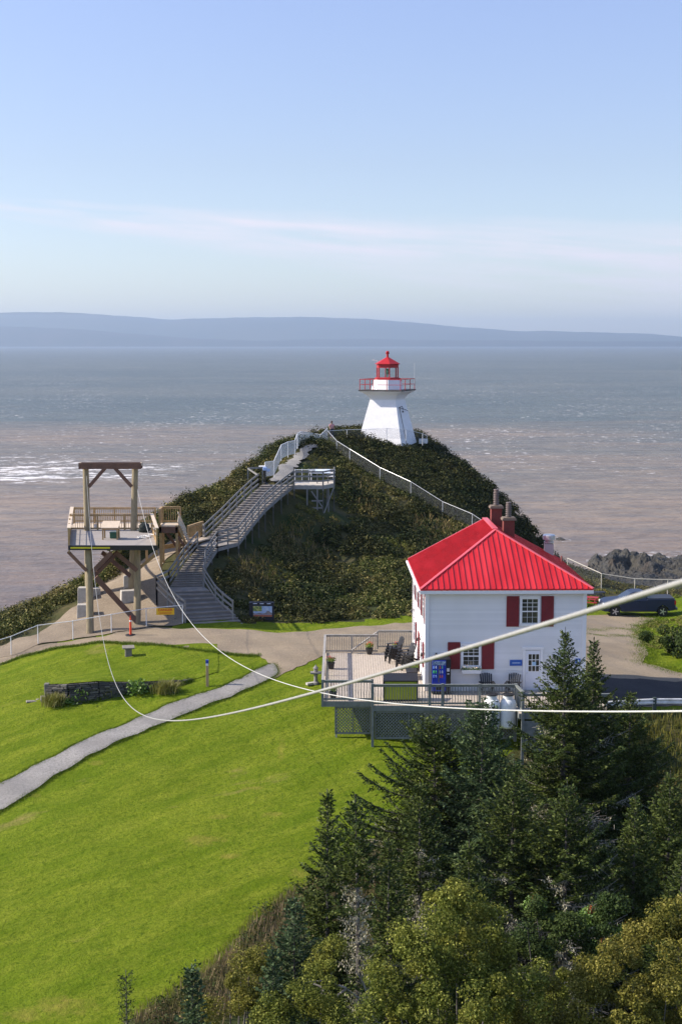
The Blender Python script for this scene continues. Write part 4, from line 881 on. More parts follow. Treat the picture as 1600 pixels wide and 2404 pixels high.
def side_pts(P_, i0, i1, per=2):
    out = []
    for i in range(i0, i1):
        for k in range(per): out.append(P_[i].lerp(P_[i + 1], k / per))
    return out + [P_[i1]]
stair_rail([Ls[6] + Vector((-.1, .1, 0))] + side_pts(Ls, 6, 9, 2) + [Ls[9].lerp(Ls[10], .6)], 1.25, (1.2, .78, .38), sc)
stair_rail([Rs[3]] + [Rs[3].lerp(Rs[4], .5), Rs[4], Rs[4].lerp(Rs[5], .5), Rs[5]] + side_pts(Rs, 5, 10, 2), 1.25, (1.2, .78, .38), sc)
# small rail corner at the stair head on the left
hd = [Ls[9].lerp(Ls[10], .6), Ls[10] + Vector((-1.3, .4, .25)), Ls[10] + Vector((-.1, .8, .3))]
stair_rail(hd, 1.1, (1.08,), sc)
# ------------------------------------------------------------------ viewing platform at the stair head
vp = thing('viewing_platform', 'grey wooden viewing platform on posts at the right of the stair head', 'viewing platform', P(735, 1139, 118))
zp = Rs[10].z; a = P(690, 1139, 117.6); b = P(758, 1139, 117.6); c = P(781, 1133, 120.2); d = P(700, 1133, 121.5)
for p in (a, b, c, d): p.z = zp
c = Vector((b.x + .9, b.y + 1.7, zp)); d = Vector((a.x + .1, a.y + 4, zp)); e = Vector((b.x + .9, a.y + 4, zp))
m = MB(); q = [a, b, c, e, d]; m.add([p for p in q] + [p - Vector((0, 0, .06)) for p in q], [(0, 1, 2, 3, 4), (9, 8, 7, 6, 5)] + [(i, 5 + i, 5 + (i + 1) % 5, (i + 1) % 5) for i in range(5)]); m.build('floor', mat('pale_floor', (.58, .52, .44), .8, (.48, .44, .38), 3), vp, world=True)
m = MB()
for p, q in ((a, b), (b, c), (c, e)): m.beam(p - Vector((0, 0, .2)), q - Vector((0, 0, .2)), .06, .26)
m.build('fascia_board', M_DLT, vp, world=True)
def legs_rail(pts, h, rails): stair_rail(pts, h, rails, vp, M_GREY, .12)
legs_rail([a, b, c, e], 1.15, (1.12, .74, .35))
for p in (a.lerp(b, .45), a.lerp(b, .8), b.lerp(c, .5), c + Vector((-.6, .6, 0)), c + Vector((-1.4, 0, 0))):
    m = MB(); z0 = h1(p.x, p.y) - .2; m.box((p.x, p.y, (zp - .3 + z0) / 2), (.11, .11, zp - .3 - z0)); m.build('support_post', M_GREY, vp, world=True)
m = MB(); m.beam(b + Vector((.05, -.05, -2.4)), c + Vector((0, -.05, -.3)), .05, .12); m.beam(b.lerp(a, .4) + Vector((0, 0, -1.3)), b + Vector((0, 0, -1.3)), .05, .12); m.beam(b.lerp(a, .4) + Vector((0, 0, -.5)), b + Vector((0, 0, -1.9)), .05, .1); m.beam(b.lerp(a, .4) + Vector((0, 0, -1.9)), b + Vector((0, 0, -1.9)), .05, .12); m.build('brace', M_GREY, vp, world=True)
# gate, tilted information panels, viewer
gt_ = thing('white_gate', 'white framed mesh gate at the left end of the viewing platform', 'gate', Vector((a.x + .05, a.y + 1.2, zp)))
m = MB()
for x in (0, .58, 1.15): m.tube([(x, 0, 0.05), (x, 0, 1.25)], .03, 6)
for z in (.08, 1.18): m.tube([(0, 0, z), (1.15, 0, z)], .03, 6)
m.build('gate_frame', M_WPIPE, gt_)
me = bpy.data.meshes.new('wire_mesh'); me.from_pydata([(0, .02, .08), (1.15, .02, .08), (1.15, .02, 1.18), (0, .02, 1.18)], [], [(0, 1, 2, 3)]); uv = me.uv_layers.new()
for j, q in enumerate(((0, 0), (1.15, 0), (1.15, 1.1), (0, 1.1))): uv.data[j].uv = q
me.materials.append(M_CHAIN); o = bpy.data.objects.new('wire_mesh', me); C.objects.link(o); o.parent = gt_
ip = thing('information_table', 'tilted information panel with a pale blue top on the viewing platform', 'information panel', Vector((a.x + 2.35, a.y + 1.5, zp)))
m = MB(); m.prism([(-.3, .88), (.35, 1.14), (.35, 1.18), (-.3, .92)], -.62, .62, axes='yz'); m.build('panel', mat('panel_blue', (.55, .68, .85), .35, (.75, .78, .8), 3), ip)
for x in (-.45, .45): m = MB(); m.box((x, 0, .5), (.08, .1, 1.0)); m.build('leg', M_GREY, ip)
wb = thing('white_bench', 'white slatted bench at the back of the viewing platform', 'bench', Vector((a.x + 2.3, a.y + 3.4, zp)))
m = MB(); m.box((0, 0, .42), (2.2, .4, .06)); m.build('seat', M_WPIPE, wb)
m = MB(); m.box((0, .2, .72), (2.2, .05, .14)); m.box((0, .2, .95), (2.2, .05, .14)); m.build('backrest', M_WPIPE, wb)
for x in (-.95, .95): m = MB(); m.box((x, .05, .45), (.08, .36, .9)); m.build('leg', M_WPIPE, wb)
cv = P(622, 1135, 118.8); cv = thing('coin_viewer', 'coin operated viewer on a black post at the top of the stairs', 'viewer', Vector((cv.x, cv.y, Rs[10].z - .05)))
m = MB(); m.lathe((0, 0, 0), [(.28, 0), (.26, .06), (.12, .12), (.09, .2), (.09, 1.1), (.12, 1.15)], 14); m.build('post', M_BLACK, cv)
m = MB(); m.box((0, 0, 1.32), (.34, .42, .3)); m.build('viewer_head', mat('viewer_blue', (.35, .48, .75), .4), cv, bevel=.05)
m = MB(); m.tube([(-.5, .1, 1.5), (.05, -.05, 1.52)], .07, 10); m.build('eyepiece', M_WPIPE, cv)
m = MB(); m.box((.28, -.05, 1.22), (.3, .06, .24), rz=.4); m.build('instruction_plate', mat('viewer_blue', (.35, .48, .75)), cv)
m = MB(); m.tube([(.1, -.1, .02), (.45, -.3, .02), (.45, -.3, .18), (.15, -.35, .18)], .025, 6); m.build('step', M_BLACK, cv)

# ------------------------------------------------------------------ zip line tower
zt_ = thing('zip_line_tower', 'timber zip line launch tower with pole frame and raised platform on the sandy slope', 'launch tower', (-14.8, 93, 0))
shear_from = len(zt_.children); ZP = 5.46; pfa = P(161, 1281, 91.2); pfb = P(370, 1281, 91.2); x0, x1 = pfa.x, pfb.x; y0 = 91.2; y1 = 99.0
m = MB(); nb = 30
for i in range(nb):
    a = y0 + (y1 - y0) * i / nb; m.box(((x0 + x1) / 2, a + (y1 - y0) / nb / 2, ZP - .02), (x1 - x0, (y1 - y0) / nb - .015, .04))
m.build('platform_floor', mat('platform_boards', (.37, .335, .30), .8, (.28, .255, .235), 3, (.5, 4, 1)), zt_, world=True)
m = MB(); m.box(((x0 + x1) / 2, y0 - .03, ZP - .16), (x1 - x0 + .02, .06, .30)); m.build('front_fascia', M_BLACK, zt_, world=True)
m = MB(); m.box((x0 + .12 + 1.3, y0 - .07, ZP - .16), (2.55, .015, .10)); m.build('yellow_strip', mat('yellow_paint', (.62, .55, .02), .6), zt_, world=True)
m = MB(); m.box((x0 + .04, (y0 + y1) / 2, ZP - .25), (.08, y1 - y0, .42)); m.box((x1 - .04, (y0 + y1) / 2, ZP - .25), (.08, y1 - y0, .42)); m.box(((x0 + x1) / 2, y1, ZP - .25), (x1 - x0 - .2, .08, .42))
for q in range(1, 8): m.box((x0 + (x1 - x0) * q / 8, (y0 + y1) / 2, ZP - .2), (.05, y1 - y0 - .1, .24))
m.build('joist_frame', M_LUMB, zt_, world=True)
pl0 = hit(212, 1488); pr0 = hit(322, 1465); XL, XR = pl0.x, pr0.x
rp = P(205, 1240, 98.4); xLb = rp.x; rp2 = P(319, 1240, 98.4); xRb = rp2.x; rq = P(308, 1389, 98.6)
for (xa, ya, za), (xb, yb_, zb), ra, rb in (((XL, pl0.y, pl0.z - .4), (XL - .1, pl0.y + .6, ZP - .3), .25, .23), ((XR, pr0.y, pr0.z - .4), (XR + .05, pr0.y + .3, ZP - .3), .24, .22), ((xLb, 98.4, .5), (xLb - .05, 98.6, 9.9), .25, .21), ((rq.x + .05, 98.4, .6), (xRb, 98.6, 9.9), .25, .21)):
    m = MB(); m.tube([(xa, ya, za), ((xa + xb) / 2 + .02, (ya + yb_) / 2, (za + zb) / 2), (xb, yb_, zb)], [ra, (ra + rb) / 2, rb], 18); m.build('pole', M_POLE, zt_, world=True, smooth=False)
yt = 98.55
for yy in (yt - .32, yt + .32): m = MB(); m.box(((xLb + xRb) / 2, yy, 10.0), (xRb - xLb + .95, .1, .42)); m.build('head_beam', M_BEAM, zt_, world=True)
m = MB()
for x in (xLb - .42, xRb + .42): m.box((x, yt, 10.1), (.1, .5, .2))
m.build('beam_cap', M_LUMBL, zt_, world=True)
for xs, xe in ((xLb + .2, xLb + 1.35), (xRb - .2, xRb - 1.35)): m = MB(); m.beam((xs, yt - .3, 8.55), (xe, yt - .3, 9.85), .08, .24); m.build('knee_brace', M_BEAM, zt_, world=True)
def brace(a, b, mt=M_BEAM, w_=.1, h_=.28): m = MB(); m.beam(a, b, w_, h_); m.build('brace', mt, zt_, world=True)
zf = pl0.y
brace(P(225, 1355, 91.0), P(322, 1460, 92.3), h_=.34); brace(P(218, 1342, 91.3), P(262, 1297, 91.3)); brace(P(222, 1352, 91.5), P(276, 1296, 95.)); brace(P(322, 1340, 92.), P(272, 1297, 92)); brace(P(306, 1352, 97), P(240, 1297, 95)); brace(P(160, 1295, 91.4), P(204, 1340, 91.3), h_=.2); brace(P(326, 1335, 93), P(370, 1298, 93), M_LUMB, h_=.2)
# railings of the platform
def lumber_rail(a, b, h, parent, posts=3, mt=M_LUMB, bal=.16, kick=True):
    a = Vector(a); b = Vector(b); m = MB(); m.beam(a + Vector((0, 0, h)), b + Vector((0, 0, h)), .14, .045); m.beam(a + Vector((0, 0, .12)), b + Vector((0, 0, .12)), .05, .09); m.beam(a + Vector((0, 0, h - .1)), b + Vector((0, 0, h - .1)), .05, .09); m.build('rail', mt, parent, world=True)
    m = MB(); n = max(2, int((b - a).length / bal))
    for i in range(1, n): p = a.lerp(b, i / n); m.box((p.x, p.y, p.z + h / 2), (.035, .035, h - .12))
    m.build('balusters', mt, parent, world=True)
    for i in range(posts): p = a.lerp(b, i / (posts - 1)); m = MB(); m.box((p.x, p.y, p.z + h / 2 - .15), (.12, .12, h + .3)); m.build('post', mt, parent, world=True)
lumber_rail((x0 + .05, y1 - .2, ZP), (x1 - .05, y1 - .2, ZP), 1.12, zt_, 4)
bk = thing('walkway', 'timber walkway railing behind the launch platform', 'walkway', (-15, 105, 4.6))
zb_ = 5.0; lumber_rail((-20.1, 106.5, zb_), (-14.0, 106.5, zb_), 1.15, bk, 5); m = MB(); m.box((-17, 105.2, zb_ - .1), (6.2, 2.9, .1)); m.build('floor', M_LUMBL, bk, world=True)
m = MB()
for x in (-14.2,):
    for y in (103, 106): m.box((x, y, (zb_ - 1.5) / 2), (.16, .16, zb_ + 1.5))
m.build('support_post', M_LUMB, bk, world=True)
m = MB(); m.beam((x0 + .06, y0, ZP + 1.12), (x0 + .06, 106.2, 6.22), .26, .05); m.build('rail', M_LUMBL, zt_, world=True)
m = MB(); m.beam((x1 - .02, y0, ZP + 1.12), (x1 - .02, y1, ZP + 1.12), .22, .05); m.build('rail', M_LUMBL, zt_, world=True)
for x in (x0 + .04, x1 - .04):
    for yy in (y0 + .05, y0 + 2.6, y0 + 5.2): m = MB(); m.box((x, yy, ZP + .4), (.12, .12, 1.42)); m.build('post', M_LUMB, zt_, world=True)
    m = MB(); m.beam((x, y0, ZP + .15), (x, y1, ZP + .15), .05, .3); m.build('kick_board', M_LUMB, zt_, world=True)
    for zz in (.5, .82): m = MB(); m.beam((x, y0, ZP + zz), (x, y1, ZP + zz), .03, .03); m.build('cable', M_STEEL, zt_, world=True)
# the platform runs back a little to the left of straight ahead
for ch in zt_.children:
    if ch.name.split('.')[0] in ('platform_floor', 'joist_frame', 'rail', 'post', 'kick_board', 'cable', 'balusters'):
        for v in ch.data.vertices: v.co.x -= .175 * (v.co.y + zt_.location.y - 91.2)
# on the platform: table, green crate, gear heap, rope pile
tb = thing('timber_table', 'small timber table with a pale top on the launch platform', 'table', P(261, 1262, 94.2)); tb.location.z = ZP
m = MB(); m.prism([(-.55, .78), (.40, 1.12), (.40, 1.17), (-.55, .83)], -.58, .58, axes='yz'); m.build('tabletop', M_LUMBL, tb)
m = MB(); m.box((0, 0, .72), (1.05, .8, .1)); m.build('apron', M_LUMB, tb)
for x in (-.48, .48):
    for y in (-.38, .38): m = MB(); m.box((x, y, .4), (.09, .09, .8)); m.build('leg', M_LUMB, tb)
cr = thing('green_crate', 'dark green crate under the timber table', 'crate', (tb.location.x + .15, tb.location.y + .35, ZP)); m = MB(); m.box((0, 0, .2), (.5, .5, .36)); m.build('crate_body', mat('crate_green', (.015, .09, .05), .5), cr, bevel=.02); m = MB(); m.box((0, 0, .4), (.54, .54, .05)); m.build('lid', mat('crate_green', (.015, .09, .05)), cr)
gb = thing('gear_bag', 'dark lumpy gear bag by the back rail of the launch platform', 'bag', (x1 - 1.75, 97.6, ZP)); m = MB(); m.lathe((0, 0, 0), [(.3, 0), (.42, .15), (.38, .4), (.25, .6), (.08, .68)], 12); go = m.build('bag_body', mat('bag_dark', (.02, .03, .028), .8), gb, smooth=True)
for v in go.data.vertices: v.co += Vector((random.gauss(0, .05), random.gauss(0, .05), random.gauss(0, .04)))
m = MB(); m.tube([(-.2, -.3, .3), (-.3, -.45, .5), (-.1, -.4, .6)], .03, 6); m.build('strap', M_DARK, gb)
m = MB()
for k in range(5):
    ccx, ccy = random.uniform(-.3, .3), random.uniform(-.7, .7); pts = [(ccx + (.28 + .04 * math.sin(i)) * math.cos(i * .5), ccy + (.45 + .05 * math.cos(i * 1.3)) * math.sin(i * .5), .03 + .012 * k + .03 * random.random()) for i in range(26)]; m.tube(pts, .02, 5)
rp_ = m.build('rope_coil', mat('white_rope', (.75, .74, .70), .7)); rp_.location = (x1 - 1.25, 95.0, ZP); tag(rp_, 'loose coil of white rope along the right edge of the launch platform', 'rope')
# stair block between platform and the grey staircase
sb = thing('timber_stair', 'new timber stair landing joining the launch platform to the grey staircase', 'stair', (-10.5, 103, 4))
lx0, lx1 = -12.85, -11.5; ly = 100.5; lz = 5.66
m = MB(); m.box(((lx0 + lx1) / 2, ly, lz - .05), (lx1 - lx0, 1.6, .1)); m.build('landing', M_LUMBL, sb, world=True)
m = MB(); m.box(((lx0 + lx1) / 2, ly - .8, lz - .32), (lx1 - lx0, .06, .44)); m.build('landing_fascia', M_BEAM, sb, world=True)
lumber_rail((lx0, ly + .75, lz), (lx1, ly + .75, lz), 1.15, sb, 2); lumber_rail((lx0 + .05, ly + .75, lz), (lx0 + .05, ly - .7, lz), 1.15, sb, 2)
for x, y in ((lx0 + .1, ly - .75), (lx1 - .1, ly - .75), (lx0 + .1, ly + .7), (lx1 - .1, ly + .7)):
    g_ = h1(x, y); m = MB(); m.box((x, y, (lz + g_ - .3) / 2), (.16, .16, lz - g_ + .3)); m.build('support_post', M_LUMB, sb, world=True)
ex = Ls[6] + Vector((-.2, .3, 0)); pa = Vector((lx1, ly, lz)); pb = Vector((-11.2, ly + 2.2, 4.1)); pc = Vector((ex.x, ex.y, 4.05))
m = MB(); nst = 7
for i in range(nst): q = pa.lerp(pb, (i + .5) / nst); m.box((q.x, q.y, q.z), (.3, 1.2, .05), rz=.4)
m.build('treads', M_LUMBL, sb, world=True)
for off in (-.65, .65): m = MB(); m.beam(pa + Vector((0, off, -.15)), pb + Vector((0, off, -.15)), .06, .3); m.build('stringer', M_LUMB, sb, world=True)
m = MB(); m.beam(pa + Vector((0, -.7, .9)), pb + Vector((0, -.7, .95)), .05, .14); m.beam(pa + Vector((0, -.7, .45)), pb + Vector((0, -.7, .5)), .05, .5); m.build('side_panel', M_LUMBL, sb, world=True)
lumber_rail(pb + Vector((0, .7, -.1)), pc + Vector((0, .7, -.1)), 1.15, sb, 3)
m = MB(); m.beam(pb + Vector((-.3, 0, -.1)), pc + Vector((0, 0, -.1)), 1.5, .1); m.build('lower_landing', M_LUMBL, sb, world=True)
m = MB(); m.beam(pb + Vector((-1.6, -.78, -.3)), pc + Vector((0, -.78, -.3)), .06, .32); m.build('lower_fascia', M_LUMB, sb, world=True)
for s_ in (0, 1): m = MB(); q = pb.lerp(pc, s_); m.box((q.x, q.y - .6, (q.z + h1(q.x, q.y)) / 2 - .3), (.14, .14, q.z - h1(q.x, q.y) + .5)); m.build('support_post', M_LUMB, sb, world=True)
for s_ in (-1, 1): m = MB(); m.beam((lx0 + .6 + s_ * .3, ly, lz - .4), (lx1 + .3 + s_ * .3, ly + .2, lz - 2.0), .08, .2); m.build('brace', M_BEAM, sb, world=True)
# concrete anchor blocks
for i, (px, py, w_, h_, lab) in enumerate(((197, 1413, .75, 1.1, 'tall concrete anchor block behind the left front pole'), (199, 1445, 1.0, .85, 'low concrete anchor block lowest on the left of the tower'), (302, 1375, .7, .75, 'small concrete anchor block highest on the slope'), (305, 1412, 1.3, .85, 'wide concrete anchor block behind the right front pole'), (222, 1398, .8, .6, 'concrete anchor block partly hidden by the left front pole'))):
    p = hit(px, py); m = MB(); m.box((0, 0, h_ / 2 - .2), (w_, .7, h_ + .25), taper=.92); o = m.build('concrete_block', M_CONC, bevel=.03); o.location = p; o.rotation_euler = (0, 0, .1 * i); tag(o, lab, 'concrete block', 'concrete anchor blocks under the tower')
# zip lines, both slack, running from the launch pole to the camera's own tower
def cable(name, label, A, B, s, k, r0, r1, col):
    pts = []; n = 140; A = Vector(A); B = Vector(B)
    for i in range(-2, n + 1):
        t_ = (abs(i) / n) ** 1.7 * (1 if i >= 0 else -1); p = A.lerp(B, t_); p.z -= 4 * s * t_ * (1 - t_) * (1 + k * (1 - 2 * t_)); pts.append(p)
    m = MB(); m.tube(pts, list(np.linspace(r0, r1, len(pts))), 8); o = m.build(name, mat('cable_wrap' + str(col), (col, col, col * .94), .6, (col * .85, col * .85, col * .8), 30), smooth=True); return tag(o, label, 'cable')
cable('zip_line_cable', 'thick slack cable sweeping up to the upper right with its low loop over the path', (.956, 2.554, 18.174), (-17.768, 99, 9.457), 7.076, -.255, .0078, .012, .36)
cable('zip_line_cable', 'thin slack cable crossing level in front of the propane tanks', (3.242, 5.473, 17.114), (-14.244, 99, 8.41), 4.76, -.059, .0062, .012, .58)
# ------------------------------------------------------------------ pickup truck
tk = thing('pickup_truck', 'dark blue grey pickup truck parked on the gravel by the cliff fence', 'pickup truck', P(1493, 1443, 107), R(180) * 0)
tz = h1(P(1493, 1443, 107).x, 107); tk.location.z = max(tz, P(1493, 1443, 107).z - .1); tk.scale = (.95, 1, 1)
M_TRK = mat('truck_paint', (.018, .027, .060), .4, spec=.4, coat=0); M_TGL = mat('truck_glass', (.015, .02, .03), .05, spec=.8); M_TYRE = mat('tyre', (.014, .014, .015), .8); M_RIM = mat('rim_metal', (.55, .55, .57), .3, metal=.6); M_CHR = mat('chrome', (.7, .7, .72), .2, metal=.8)
fx, rx = -1.92, 1.86; wrr = .47
def arch(cx): return [(cx + wrr * math.cos(a), .40 + wrr * math.sin(a)) for a in np.linspace(math.pi, 0, 12)]
prof = [(-2.86, .42)] + [(-2.45, .38)] + arch(fx) + [(-1.35, .38), (1.30, .38)] + arch(rx) + [(2.42, .45), (2.80, .50), (2.88, .62), (2.88, 1.26), (2.80, 1.33), (.62, 1.34), (.60, 1.28), (-1.45, 1.27), (-2.45, 1.17), (-2.78, 1.06), (-2.90, .85)]
m = MB(); m.prism(prof, -.98, .98); bd = m.build('body', M_TRK, tk, bevel=.04)
cabp = [(-1.42, 1.25), (-.62, 1.80), (-.35, 1.88), (.30, 1.88), (.58, 1.78), (.62, 1.25)]
m = MB(); n = len(cabp); wd_ = lambda z: .94 - .20 * max(0, (z - 1.25) / .63)
vs = [(x, -wd_(z), z) for x, z in cabp] + [(x, wd_(z), z) for x, z in cabp]; m.add(vs, [tuple(range(n)), tuple(range(2 * n - 1, n - 1, -1))] + [(i, n + i, n + (i + 1) % n, (i + 1) % n) for i in range(n)]); m.build('cab', M_TRK, tk, bevel=.04)
for s_ in (-1, 1):
    g_ = [(-1.16, 1.32), (-.60, 1.72), (-.30, 1.80), (-.02, 1.80), (-.02, 1.32)]; g2 = [(.06, 1.32), (.06, 1.80), (.28, 1.80), (.46, 1.70), (.50, 1.32)]
    for nm, gg in (('front_window', g_), ('rear_window', g2)): m = MB(); m.add([(x, s_ * (wd_(z) + .012), z) for x, z in gg], [tuple(range(len(gg)))]); m.build(nm, M_TGL, tk)
    m = MB(); m.box((-1.0, s_ * 1.06, 1.36), (.12, .2, .22)); m.build('mirror', M_TRK, tk)
    m = MB()
    for xx in (-1.18, -.02, .56): m.box((xx, s_ * .984, .82), (.015, .012, .86))
    m.box((.0, s_ * .985, .42), (2.5, .02, .07)); m.build('door_seam', M_BLACK, tk)
    m = MB(); m.box((-.85 + .7, s_ * .995, 1.08), (.2, .03, .05)); m.build('door_handle', M_TRK, tk)
m = MB(); m.add([(-1.40, -.84, 1.28), (-1.40, .84, 1.28), (-.66, .72, 1.77), (-.66, -.72, 1.77)], [(0, 1, 2, 3)]); m.v = [(x - .012, y, z + .012) for x, y, z in m.v]; m.build('windscreen', M_TGL, tk)
m = MB(); m.box((1.74, 0, 1.37), (2.1, 1.8, .06)); m.build('bed_cover', M_DARK, tk)
for s_ in (-1, 1):
    m = MB(); m.box((-2.82, s_ * .78, .92), (.14, .3, .2)); m.build('headlight', mat('lamp_clear', (.75, .78, .8), .15), tk, bevel=.02)
    m = MB(); m.box((2.84, s_ * .93, 1.08), (.12, .13, .3)); m.build('taillight', mat('lamp_red', (.45, .01, .015), .25), tk, bevel=.01)
m = MB(); m.box((-2.9, 0, .55), (.18, 1.9, .22)); m.build('front_bumper', M_TRK, tk, bevel=.03)
m = MB(); m.box((2.95, 0, .60), (.20, 1.85, .2)); m.build('rear_bumper', mat('bumper_dark', (.1, .1, .11), .4), tk, bevel=.03)
for cx_ in (fx, rx):
    for s_ in (-1, 1):
        y = s_ * .86; m = MB(); pr = [(.27, -.13), (.38, -.13), (.40, -.09), (.40, .09), (.38, .13), (.27, .13)]; k = len(m.v); m.lathe((0, 0, 0), pr, 28); m.v = [(cx_ + a, y + c_, .40 + b) for a, b, c_ in m.v]; wo_ = m.build('wheel', M_TYRE, tk, smooth=False)
        m = MB(); m.lathe((0, 0, 0), [(.28, .10), (.28, .125), (.25, .115), (.25, .10)], 24)
        for q in range(5): a = q * 2 * math.pi / 5; m.beam((.05 * math.cos(a), .05 * math.sin(a), .115), (.26 * math.cos(a), .26 * math.sin(a), .12), .08, .03, up=(0, 0, 1))
        m.lathe((0, 0, 0), [(.07, .1), (.07, .14)], 12); m.v = [(cx_ + a, y + s_ * c_, .40 + b) for a, b, c_ in m.v]; m.build('rim', M_RIM, wo_)
def picnic(name, label, loc, rz, mt, s=1.0):
    t = thing(name, label, 'picnic table', loc, rz, None)
    m = MB()
    for i in range(5): m.box((0, -.3 + i * .15, .75), (1.8, .135, .04))
    m.build('tabletop', mt, t)
    for s_ in (-1, 1): m = MB(); m.box((0, s_ * .68, .45), (1.8, .26, .04)); m.build('bench_seat', mt, t)
    for x in (-.7, .7): m = MB(); m.beam((x, -.35, .72), (x, -.65, 0), .04, .1); m.beam((x, .35, .72), (x, .65, 0), .04, .1); m.beam((x, -.75, .42), (x, .75, .42), .04, .1); m.build('leg_frame', mt, t)
    return t
p = hit(1393, 1412); picnic('picnic_table', 'black picnic table on the grass just in front of the pickup truck', p, R(8), M_BLACK)
p = hit(1376, 1424); picnic('picnic_table', 'red picnic table partly hidden by the right edge of the house', p, R(-20), mat('red_bench_paint', (.35, .02, .02), .55))
# guardrail
gp = [P(1405, 1663, 73.6), P(1470, 1658, 73.7), P(1535, 1655, 73.8), P(1605, 1655, 73.9), P(1680, 1657, 74.0)]
ge = thing('guard_rail', 'white steel guard rail with dark posts at the edge of the shaded road', 'guard rail', gp[0])
for i in range(len(gp) - 1):
    a, b = gp[i], gp[i + 1]; m = MB(); nvec = Vector((0, -1, 0)); pr = [(0, 0), (.03, .0), (.06, .05), (.06, .10), (.02, .14), (.02, .18), (.06, .22), (.06, .27), (.03, .31), (0, .31)]
    vs = [(p.x, p.y - o_, p.z + .05 + z) for p in (a, b) for o_, z in pr]; k = len(pr); m.add(vs, [(j, j + 1, k + j + 1, k + j) for j in range(k - 1)] + [(k - 1, 0, k, 2 * k - 1)]); m.build('rail_panel', mat('rail_white', (.80, .79, .76), .45, (.5, .5, .48), 3), ge, world=True)
for p in gp[1:]: m = MB(); m.box((p.x, p.y + .05, p.z - .05), (.18, .22, .9)); m.build('post', mat('dark_green_post', (.05, .07, .055), .8), ge, world=True)
# ------------------------------------------------------------------ small things on the grass and gravel
p = hit(617, 1456); ib = thing('information_board', 'dark information board with a seaside picture standing at the foot of the hill', 'information board', p, R(-2))
m = MB(); m.box((0, 0, .62), (1.48, .32, 1.2)); m.box((-.82, .1, .6), (.16, .5, 1.18)); m.build('cabinet', mat('board_navy', (.006, .008, .022), .5), ib)
m = MB(); m.box((0, -.165, .62), (1.26, .02, .70)); pc_ = m.build('picture', mat('picture_sky', (.20, .32, .62), .5, (.50, .58, .72), 3), ib)
m = MB(); m.box((0, -.18, .33), (1.26, .01, .13)); m.build('picture_shore', mat('picture_rust', (.42, .10, .05), .6, (.3, .14, .09), 8), pc_)
m = MB(); m.add([(-.63, -.18, .41), (.63, -.18, .41), (.63, -.18, .50), (.5, -.18, .58), (.42, -.18, .66), (.3, -.18, .66), (.2, -.18, .52), (0, -.18, .47), (-.2, -.18, .53), (-.45, -.18, .47), (-.63, -.18, .52)], [tuple(range(11))]); m.build('picture_hills', mat('picture_hill', (.14, .17, .24), .6, (.35, .25, .22), 10), pc_)
m = MB(); m.box((-.34, -.182, .80), (.58, .01, .34)); m.build('picture_inset', mat('picture_inset', (.45, .42, .12), .6, (.12, .20, .06), 9, contrast=(.45, .5)), pc_)
m = MB()
for x in (-.5, -.05, .42): m.box((x, -.17, 1.14), (.26, .01, .045))
m.build('header_lettering', mat('header_white', (.55, .62, .8), .5), ib)
p = hit(307, 1492); dl = thing('traffic_delineator', 'orange traffic delineator post on the gravel near the fence', 'traffic post', p)
M_OR = mat('safety_orange', (.75, .07, .02), .5)
m = MB(); m.lathe((0, 0, 0), [(.34, 0), (.32, .06), (.12, .08)], 8); m.build('base', M_BLACK, dl)
m = MB(); m.lathe((0, 0, .06), [(.085, 0), (.06, .9), (.055, 1.05)], 12); bo_ = m.build('tube', M_OR, dl); m = MB(); m.lathe((0, 0, .9), [(.073, 0), (.071, .1)], 12); m.build('reflective_band', M_WPIPE, bo_); m = MB(); m.tube([(0, 0, 1.1), (0, 0, 1.28)], [.025, .03], 8); m.build('top_grip', M_OR, bo_)
p = hit(302, 1541); cbn = thing('stone_pedestal', 'squat grey stone pedestal with a slab top on the grassy terrace', 'pedestal', p + Vector((0, 0, 0)), R(12))
m = MB(); m.box((0, 0, .25), (.42, .38, .55), taper=.9); m.build('base', mat('dark_stone', (.15, .14, .12), .9, (.22, .20, .17), 6, bump=.4), cbn, bevel=.02); m = MB(); m.prism([(-.3, .50), (.3, .56), (.3, .63), (-.3, .57)], -.36, .36, axes='yz'); m.build('slab_top', mat('mid_stone', (.26, .235, .19), .9, (.20, .18, .15), 5, bump=.4), cbn, bevel=.01)
p = hit(487, 1612); wp = thing('marker_post', 'wooden marker post with a blue top beside the gravel path', 'post', p)
m = MB(); m.box((0, 0, .68), (.15, .15, 1.4)); m.build('shaft', mat('post_wood', (.42, .30, .16), .8), wp, bevel=.01); m = MB(); m.box((0, -.005, 1.42), (.16, .16, .24)); m.build('blue_cap', mat('cap_blue', (.02, .05, .35), .5), wp); m = MB(); m.box((0, -.09, 1.28), (.13, .01, .13)); m.build('plaque', M_WPIPE, wp)
p = hit(741, 1606); gl_ = thing('garden_lantern', 'grey pedestal lantern standing on the grass left of the deck', 'garden ornament', p)
m = MB(); m.lathe((0, 0, 0), [(.22, 0), (.20, .1), (.12, .16), (.10, .5), (.14, .58)], 10); m.build('pedestal', M_GREY, gl_); m = MB(); m.box((0, 0, .66), (.62, .40, .08)); m.build('tray', M_GREY, gl_); m = MB(); m.lathe((0, 0, .70), [(.12, 0), (.12, .2), (.17, .22), (.05, .36), (.02, .42)], 8); m.build('lantern_head', M_GREY, gl_)
m = MB(); m.box((-.3, -.1, .05), (.5, .25, .12), rz=.5); m.build('foot_stone', M_CONC, gl_)
